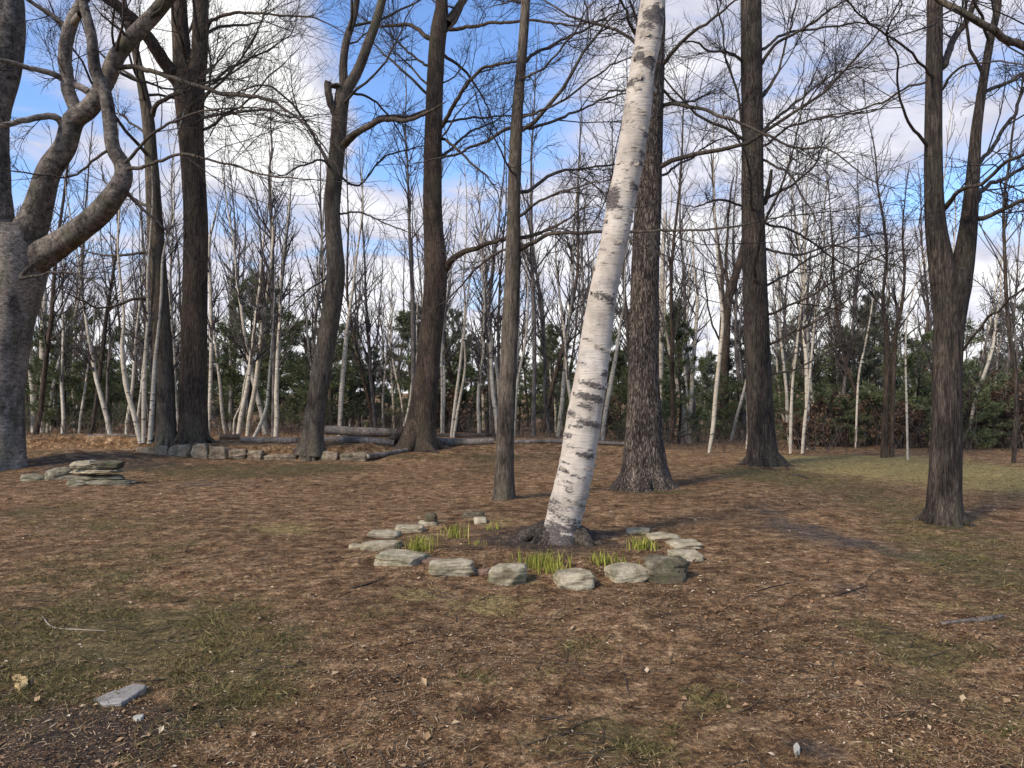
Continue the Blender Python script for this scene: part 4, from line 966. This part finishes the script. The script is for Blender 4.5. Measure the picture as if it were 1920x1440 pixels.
edge_tree('bare_tree', [[(170, 815, 6), (182, 740, 7), (190, 680, 8), (200, 590, 7), (214, 500, 5), (222, 430, 4)]], 'dark thin leaning tree between the beech and the slimmer trunk', 'bark_dark', None, 10., 142, n2=24)
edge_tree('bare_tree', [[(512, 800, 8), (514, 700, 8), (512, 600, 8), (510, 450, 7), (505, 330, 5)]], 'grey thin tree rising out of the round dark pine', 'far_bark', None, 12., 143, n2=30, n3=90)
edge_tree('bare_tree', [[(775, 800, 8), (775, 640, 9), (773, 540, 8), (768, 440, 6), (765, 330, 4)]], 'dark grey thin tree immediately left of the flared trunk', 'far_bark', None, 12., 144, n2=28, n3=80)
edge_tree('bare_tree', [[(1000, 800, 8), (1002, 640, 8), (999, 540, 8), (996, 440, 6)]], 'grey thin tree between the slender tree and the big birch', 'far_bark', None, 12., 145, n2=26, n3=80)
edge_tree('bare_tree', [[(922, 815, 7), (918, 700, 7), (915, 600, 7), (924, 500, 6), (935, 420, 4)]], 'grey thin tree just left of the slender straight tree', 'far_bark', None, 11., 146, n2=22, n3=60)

# ------------------------------------------------------------------ pines
def pine_meshes(seed, H, R, z0, fol, roundish):
    rg = np.random.default_rng(seed)
    t = Tubes(); z = np.linspace(-.1, H, 12)
    p = np.stack([np.cumsum(rg.normal(0, .03, 12)), np.cumsum(rg.normal(0, .03, 12)), z], -1)
    t.add(p, np.linspace(.09, .012, 12) * H / 6, 8)
    V = np.concatenate(t.v); trunk = mesh_np('trunk', V, [np.concatenate(t.f)], True, [M['bark_dark']])
    nb = int(64 * H / 6)
    zb = z0 + (H - z0) * rg.random(nb) ** .9; az = rg.random(nb) * 2 * pi
    f = (zb - z0) / (H - z0)
    prof = (np.sin(np.clip(f * .85 + .12, 0, 1) * pi) ** .7 if roundish else (1 - f) ** .75)
    L = R * (prof * rg.uniform(.55, 1.15, nb) + .12)
    el = np.radians(rg.uniform(-12, 25, nb) + 40 * f ** 2)
    d = np.stack([np.cos(az) * np.cos(el), np.sin(az) * np.cos(el), np.sin(el)], -1)
    x = np.stack([np.interp(zb, z, p[:, 0]), np.interp(zb, z, p[:, 1]), zb], -1)
    bp, br = walk(x, d, L, .018 * np.ones(nb), .004 * np.ones(nb), 6, rg, .10, .05)
    sp, sr = sprout(bp, br, nb * 4, rg, (30, 65), (.3, .6), .2, 4, .12, .05, .6, 1.2, .003)
    T2 = Tubes(); T2.add(bp, br, 4); T2.add(sp, sr, 3)
    limbs = mesh_np('limbs', np.concatenate(T2.v), [np.concatenate(T2.f)], True, [M['twig']])
    # sprays of needles along the branchlets
    def along(pp, k, lo):
        i = rg.integers(0, len(pp), k); s = rg.uniform(lo, 1, k) * (pp.shape[1] - 1); a = np.minimum(s.astype(int), pp.shape[1] - 2); fr = (s - a)[:, None]
        return pp[i, a] * (1 - fr) + pp[i, a + 1] * fr, nrm(pp[i, a + 1] - pp[i, a])
    c1, t1 = along(sp, nb * 32, .1); c2, t2 = along(bp, nb * 12, .35)
    c = np.concatenate([c1, c2]); tg = np.concatenate([t1, t2])
    c = np.repeat(c, 8, 0); tg = np.repeat(tg, 8, 0); k = len(c)
    dirs = nrm(tg * .8 + rg.normal(0, .7, (k, 3)) + [0, 0, .15]); Ln = rg.uniform(.10, .22, k)[:, None]
    w = nrm(np.cross(dirs, rg.normal(0, 1, (k, 3)))) * rg.uniform(.007, .017, k)[:, None]
    c = c + rg.normal(0, .03, (k, 3))
    V = np.stack([c, c + dirs * Ln * .5 + w, c + dirs * Ln, c + dirs * Ln * .5 - w], 1).reshape(-1, 3)
    crown = mesh_np('crown', V, [np.arange(len(V)).reshape(-1, 4)], False, [M[fol]])
    return trunk, limbs, crown
pines = [pine_meshes(301, 6.2, 1.9, .5, 'needles', True), pine_meshes(302, 5.0, 1.7, .2, 'needles', False), pine_meshes(303, 7.0, 1.8, 1.2, 'needles_grey', False), pine_meshes(304, 4.0, 1.8, .1, 'needles', True), pine_meshes(305, 8.0, 1.6, 3.2, 'needles_grey', True)]
protos = {}
def thing_from(name, meshes, partnames, loc, rz, sc, label, cat, group):
    key = tuple(m_.name for m_ in meshes)
    r = empty(name, loc, label, cat, group); r.rotation_euler = (0, 0, rz); r.scale = sc
    if key not in protos:
        protos[key] = [link(pn, m_, r) for pn, m_ in zip(partnames, meshes)]
    else:
        for src in protos[key]:
            c = src.copy(); C.objects.link(c); c.parent = r
    return r
PG = 'dark pines behind the clearing'
def pine(px, Y, ptop, v, label, wide=1.):
    x = ray(px, 735)[0] * Y; z = float(ground_h(x, Y)) - .05
    Hm = [6.2, 5., 7., 4., 8.][v]; top = CAMZ + (735 - ptop) / F * Y
    s = max(.3, (top - z) / Hm)
    return thing_from('pine_tree', pines[v], ('trunk', 'limbs', 'crown'), (x, Y, z), rng.random() * 6.28, (s * wide, s * wide, s), label, 'tree', PG)
named_pines = [
 (462, 31, 532, 0, 'rounded dark pine behind the curving white birch', 1.05), (1040, 33, 622, 0, 'bushy pine just left of the leaning birch', 1.), (1272, 30, 572, 1, 'pointed pine behind the narrow V of white stems', .8), (1640, 28, 560, 4, 'tall open pine behind the brown double-stemmed tree', .8),
 (1580, 29, 655, 3, 'broad low pine left of the brown double-stemmed tree', 1.2), (850, 33, 590, 4, 'thin-crowned pine just right of the flared trunk', .8), (180, 34, 690, 3, 'low pine behind the dark thin leaning tree at the left', 1.2), (130, 36, 620, 2, 'grey-green pine beyond the three-stemmed birch', 1.), (580, 30, 680, 3, 'low dense pine behind the hooked tree', 1.2), (700, 36, 650, 2, 'greyish pine beyond the stacked logs', 1.1),
 (1720, 27, 650, 3, 'low wide pine between the brown double tree and the forked right tree', 1.2), (1880, 25, 790, 3, 'low bushy pine at the foot of the thicket by the right edge', 1.3), (935, 37, 690, 1, 'dark pine behind the slender straight tree', 1.1), (1160, 34, 660, 1, 'pine behind the thick plate-barked tree', 1.)]
for a in named_pines: pine(*a)
k = 0
for px in np.arange(-120, 2060, 42):
    Yp = rng.uniform(30, 48); pt = rng.uniform(635, 715) if k % 3 else rng.uniform(575, 650)
    pine(px + rng.uniform(-22, 22), Yp, pt, int(rng.choice([0, 1, 2, 3, 3, 2])), 'dense dark young pine filling in the back of the wood', rng.uniform(.9, 1.3)); k += 1
for px in np.arange(-100, 2050, 60):
    pine(px + rng.uniform(-20, 20), rng.uniform(50, 72), rng.uniform(655, 715), int(rng.choice([0, 3, 1])), 'dense dark young pine filling in the back of the wood', rng.uniform(1.2, 1.6))
for px in np.arange(1480, 2000, 50):
    pine(px + rng.uniform(-15, 15), rng.uniform(24, 30), rng.uniform(690, 770), 3, 'low leafy dark pine at the right-hand edge of the wood', rng.uniform(.9, 1.3))

# ------------------------------------------------------------------ shrubs still holding russet leaves
def shrub_meshes(seed, H, R):
    rg = np.random.default_rng(seed); n = 16
    p0 = rg.normal(0, .12, (n, 3)); p0[:, 2] = -.05
    d = np.stack([rg.normal(0, .35, n), rg.normal(0, .35, n), np.ones(n)], -1)
    a, ar = walk(p0, d, rg.uniform(.6, 1, n) * H, .02 * np.ones(n), .005 * np.ones(n), 9, rg, .12, .05)
    b_, br = sprout(a, ar, 110, rg, (25, 55), (.25, .5), .15, 5, .14, .06, .6, 1.5, .004)
    c_, cr = sprout(b_, br, 200, rg, (25, 55), (.4, .8), .1, 4, .14, .04, .7, .7, .003)
    T = Tubes(); T.add(a, ar, 5); T.add(b_, br, 4); T.add(c_, cr, 3)
    stems = mesh_np('stems', np.concatenate(T.v), [np.concatenate(T.f)], True, [M['twig']])
    k = 2600; i = rg.integers(0, len(c_), k); j = rg.integers(1, 4, k)
    c = c_[i, j] + rg.normal(0, .06, (k, 3)); u = nrm(rg.normal(0, 1, (k, 3))); v = nrm(np.cross(u, rg.normal(0, 1, (k, 3))))
    L = rg.uniform(.03, .07, k)[:, None]
    V = np.stack([c - u * L, c + v * L * .6, c + u * L, c - v * L * .6], 1).reshape(-1, 3)
    return stems, mesh_np('leaves', V, [np.arange(len(V)).reshape(-1, 4)], False, [M['dead_leaf']])
shrubs = [shrub_meshes(401, 3.2, 1), shrub_meshes(402, 2.2, 1)]
SGp = 'shrubs still holding russet leaves'
for px, Y_, v, s, lb in [(1850, 26, 0, 1.05, 'tall russet-leaved shrub behind the forked tree at the right edge'), (1905, 25, 0, .95, 'russet-leaved shrub cut by the right edge'), (1820, 28, 1, 1.3, 'low russet shrub close to the forked tree trunk'), (1545, 27, 1, 1.1, 'russet shrub behind the second pale stem'), (845, 30, 1, 1.2, 'russet shrub behind the pair of thin white stems'), (1110, 31, 1, 1., 'russet shrub behind the leaning birch'),
                        (1690, 25, 1, .9, 'low russet shrub right of the brown double tree'), (1940, 27, 0, 1.2, 'tall russet shrub just outside the right edge'), (1500, 24, 1, .7, 'small russet shrub right of the straight dark trunk')]:
    x = ray(px, 735)[0] * Y_
    thing_from('russet_shrub', shrubs[v], ('stems', 'leaves'), (x, Y_, float(ground_h(x, Y_))), rng.random() * 6.28, (s, s, s), lb, 'shrub', SGp)

# ------------------------------------------------------------------ bare saplings filling the wood (repeats that nothing tells apart)
def sapling_meshes(seed, H, r0, bark_m):
    rg = np.random.default_rng(seed); n = 14
    a, ar = walk(np.array([[0, 0, -.1]]), np.array([[rg.normal(0, .08), rg.normal(0, .08), 1.]]), np.array([H]), np.array([r0]), np.array([.012]), n, rg, .055, .08)
    T = Tubes(); T.add(a, ar, 7)
    trunk = mesh_np('trunk', np.concatenate(T.v), [np.concatenate(T.f)], True, [M[bark_m]])
    b_, br = sprout(a, ar, 34, rg, (18, 48), (.12, .32), .22, 7, .09, .09, .5, 4.2, .006, .05)
    c_, cr = sprout(b_, br, 130, rg, (20, 50), (.25, .55), .1, 5, .12, .06, .65, 1.8, .0045)
    d_, dr = sprout(c_, cr, 190, rg, (20, 50), (.3, .7), .1, 4, .12, .04, .8, .9, .0035)
    T = Tubes(); T.add(b_, br, 4); T.add(c_, cr, 3); T.add(d_, dr, 3)
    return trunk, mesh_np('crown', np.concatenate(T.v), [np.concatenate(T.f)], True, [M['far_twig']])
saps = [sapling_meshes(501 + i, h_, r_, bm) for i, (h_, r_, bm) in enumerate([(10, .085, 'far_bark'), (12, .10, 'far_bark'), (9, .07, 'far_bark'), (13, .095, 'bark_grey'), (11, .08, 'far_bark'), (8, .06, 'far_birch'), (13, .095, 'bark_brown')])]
spots = []
for i in range(130):
    Y_ = rng.uniform(27, 60); px = rng.uniform(-150, 2070)
    x = ray(px, 735)[0] * Y_
    if any((x - a) ** 2 + (Y_ - b_) ** 2 < .8 for a, b_ in spots): continue
    spots.append((x, Y_)); s = rng.uniform(.8, 1.2)
    thing_from('bare_sapling', saps[int(rng.integers(0, len(saps)))], ('trunk', 'crown'), (x, Y_, float(ground_h(x, Y_))), rng.random() * 6.28, (s, s, s), 'thin leafless tree with upswept twigs deep in the wood', 'tree', 'leafless trees deep in the wood')

wb = [sapling_meshes(601 + i, h_, r_, 'far_birch') for i, (h_, r_) in enumerate([(8.5, .075), (7, .06), (9.5, .085)])]
for i in range(78):
    Y_ = rng.uniform(24, 38); px = rng.uniform(-80, 2000)
    x = ray(px, 735)[0] * Y_
    if any((x - a) ** 2 + (Y_ - b_) ** 2 < .5 for a, b_ in spots): continue
    spots.append((x, Y_)); s = rng.uniform(.75, 1.15)
    r = thing_from('birch_sapling', wb[i % 3], ('trunk', 'crown'), (x, Y_, float(ground_h(x, Y_))), rng.random() * 6.28, (s, s, s), 'slim pale birch with a thin upswept crown deeper in the wood', 'tree', 'slim pale birches deeper in the wood')
    r.rotation_euler = (rng.normal(0, .07), rng.normal(0, .07), rng.random() * 6.28)
# undergrowth brush (uncountable)
n = 5200
bx = rng.uniform(-30, 30, n); by = 21.8 + rng.random(n) ** 1.3 * 24
by = by + np.where(bx > 4, .0, 1.2)
p0 = np.stack([bx, by, ground_h(bx, by) - .03], -1)
bpts, brad = walk(p0, np.stack([rng.normal(0, .35, n), rng.normal(0, .35, n), np.ones(n)], -1), rng.uniform(.35, 1.5, n), rng.uniform(.005, .011, n), .003 * np.ones(n), 5, rng, .16, .03)
T = Tubes(); T.add(bpts, brad, 3)
cp, cr = sprout(bpts, brad, 7000, rng, (20, 55), (.3, .6), .2, 4, .16, .03, .7, .7, .003); T.add(cp, cr, 3)
o = T.build('undergrowth', M['brush'])
tag(o, 'tangle of thin brown leafless undergrowth along the wood edge', 'undergrowth', kind='stuff')

# ------------------------------------------------------------------ sky, sun, camera
w = bpy.data.worlds.new('World'); bpy.context.scene.world = w; w.use_nodes = True
nt = w.node_tree; g = NB(nt); bgn = nt.nodes['Background']
SUN_EL, SUN_ROT = radians(40), radians(225)
sky = g.n('ShaderNodeTexSky'); sky.sky_type = 'NISHITA'; sky.sun_disc = False
sky.sun_elevation = SUN_EL; sky.sun_rotation = SUN_ROT; sky.air_density = 1.; sky.dust_density = .6; sky.ozone_density = 2.
tc = g.n('ShaderNodeTexCoord').outputs['Generated']
sep = g.n('ShaderNodeSeparateXYZ'); g.l(tc, sep.inputs[0])
dz = g.math('ADD', g.math('MAXIMUM', sep.outputs[2], 0.), .18)
cmb = g.n('ShaderNodeCombineXYZ')
g.l(g.math('DIVIDE', sep.outputs[0], dz), cmb.inputs[0]); g.l(g.math('DIVIDE', sep.outputs[1], dz), cmb.inputs[1])
cl = g.noise(cmb.outputs[0], 1.7, 9, .6, .5); cl2 = g.noise(cmb.outputs[0], 4.2, 6, .6, .3)
def toward(px, py, width):
    d = nrm(ray(px, py)); vm = g.n('ShaderNodeVectorMath', operation='DOT_PRODUCT'); g.l(tc, vm.inputs[0]); vm.inputs[1].default_value = tuple(d)
    return g.rng(vm.outputs['Value'], cos(width), 1.)
bias = g.math('MULTIPLY', toward(490, 90, .18), .36)
bias = g.math('ADD', bias, g.math('MULTIPLY', toward(560, 260, .14), .1))
bias = g.math('SUBTRACT', bias, g.math('MULTIPLY', toward(740, 100, .17), .46))
bias = g.math('SUBTRACT', bias, g.math('MULTIPLY', toward(920, 160, .16), .2))
bias = g.math('ADD', bias, g.math('MULTIPLY', toward(1380, 250, .34), .12))
bias = g.math('SUBTRACT', bias, g.math('MULTIPLY', toward(100, 330, .2), .10))
bias = g.math('SUBTRACT', bias, g.math('MULTIPLY', toward(1700, 290, .18), .10))
low = g.rng(sep.outputs[2], .30, .02)
den = g.math('ADD', g.math('ADD', cl, bias), g.math('ADD', g.math('MULTIPLY', low, .24), .02))
den = g.math('SUBTRACT', den, g.math('MULTIPLY', g.rng(sep.outputs[1], .35, -.25), .28))
cov = g.rng(den, .40, .62)
lum = g.math('ADD', g.math('MULTIPLY', cl2, 3.0), g.math('MULTIPLY', g.rng(den, .5, .85), 3.))
ccol = g.mix(g.rng(den, .55, .85), (.84, .85, 1.0), (1., 1., .99))
sc = g.n('ShaderNodeVectorMath', operation='SCALE'); g.l(ccol, sc.inputs[0]); g.l(g.math('ADD', lum, 3.3), sc.inputs['Scale'])
skyc = g.mix(1., sky.outputs[0], (1.15, 1.32, 1.62), 'MULTIPLY')
fin = g.mix(cov, skyc, sc.outputs[0])
nt.links.new(fin, bgn.inputs['Color']); bgn.inputs['Strength'].default_value = .12

sl = bpy.data.lights.new('sun', 'SUN'); sl.energy = 3.0; sl.angle = radians(12); sl.color = (1., .91, .79)
so = bpy.data.objects.new('sun', sl); C.objects.link(so)
sd = np.array([sin(SUN_ROT) * cos(SUN_EL), cos(SUN_ROT) * cos(SUN_EL), sin(SUN_EL)])
from mathutils import Vector
so.rotation_euler = Vector(-sd).to_track_quat('-Z', 'Y').to_euler(); so.location = (-6, -6, 12)

cd = bpy.data.cameras.new('camera'); cd.sensor_width = 36; cd.lens = 36 * F / 1920; cd.clip_end = 3000
co = bpy.data.objects.new('camera', cd); C.objects.link(co)
co.location = (0, 0, CAMZ); co.rotation_euler = (radians(90) + PITCH, 0, 0)
sc_ = bpy.context.scene; sc_.camera = co
sc_.view_settings.view_transform = 'Standard'; sc_.view_settings.look = 'None'; sc_.view_settings.exposure = .42; sc_.view_settings.gamma = 1
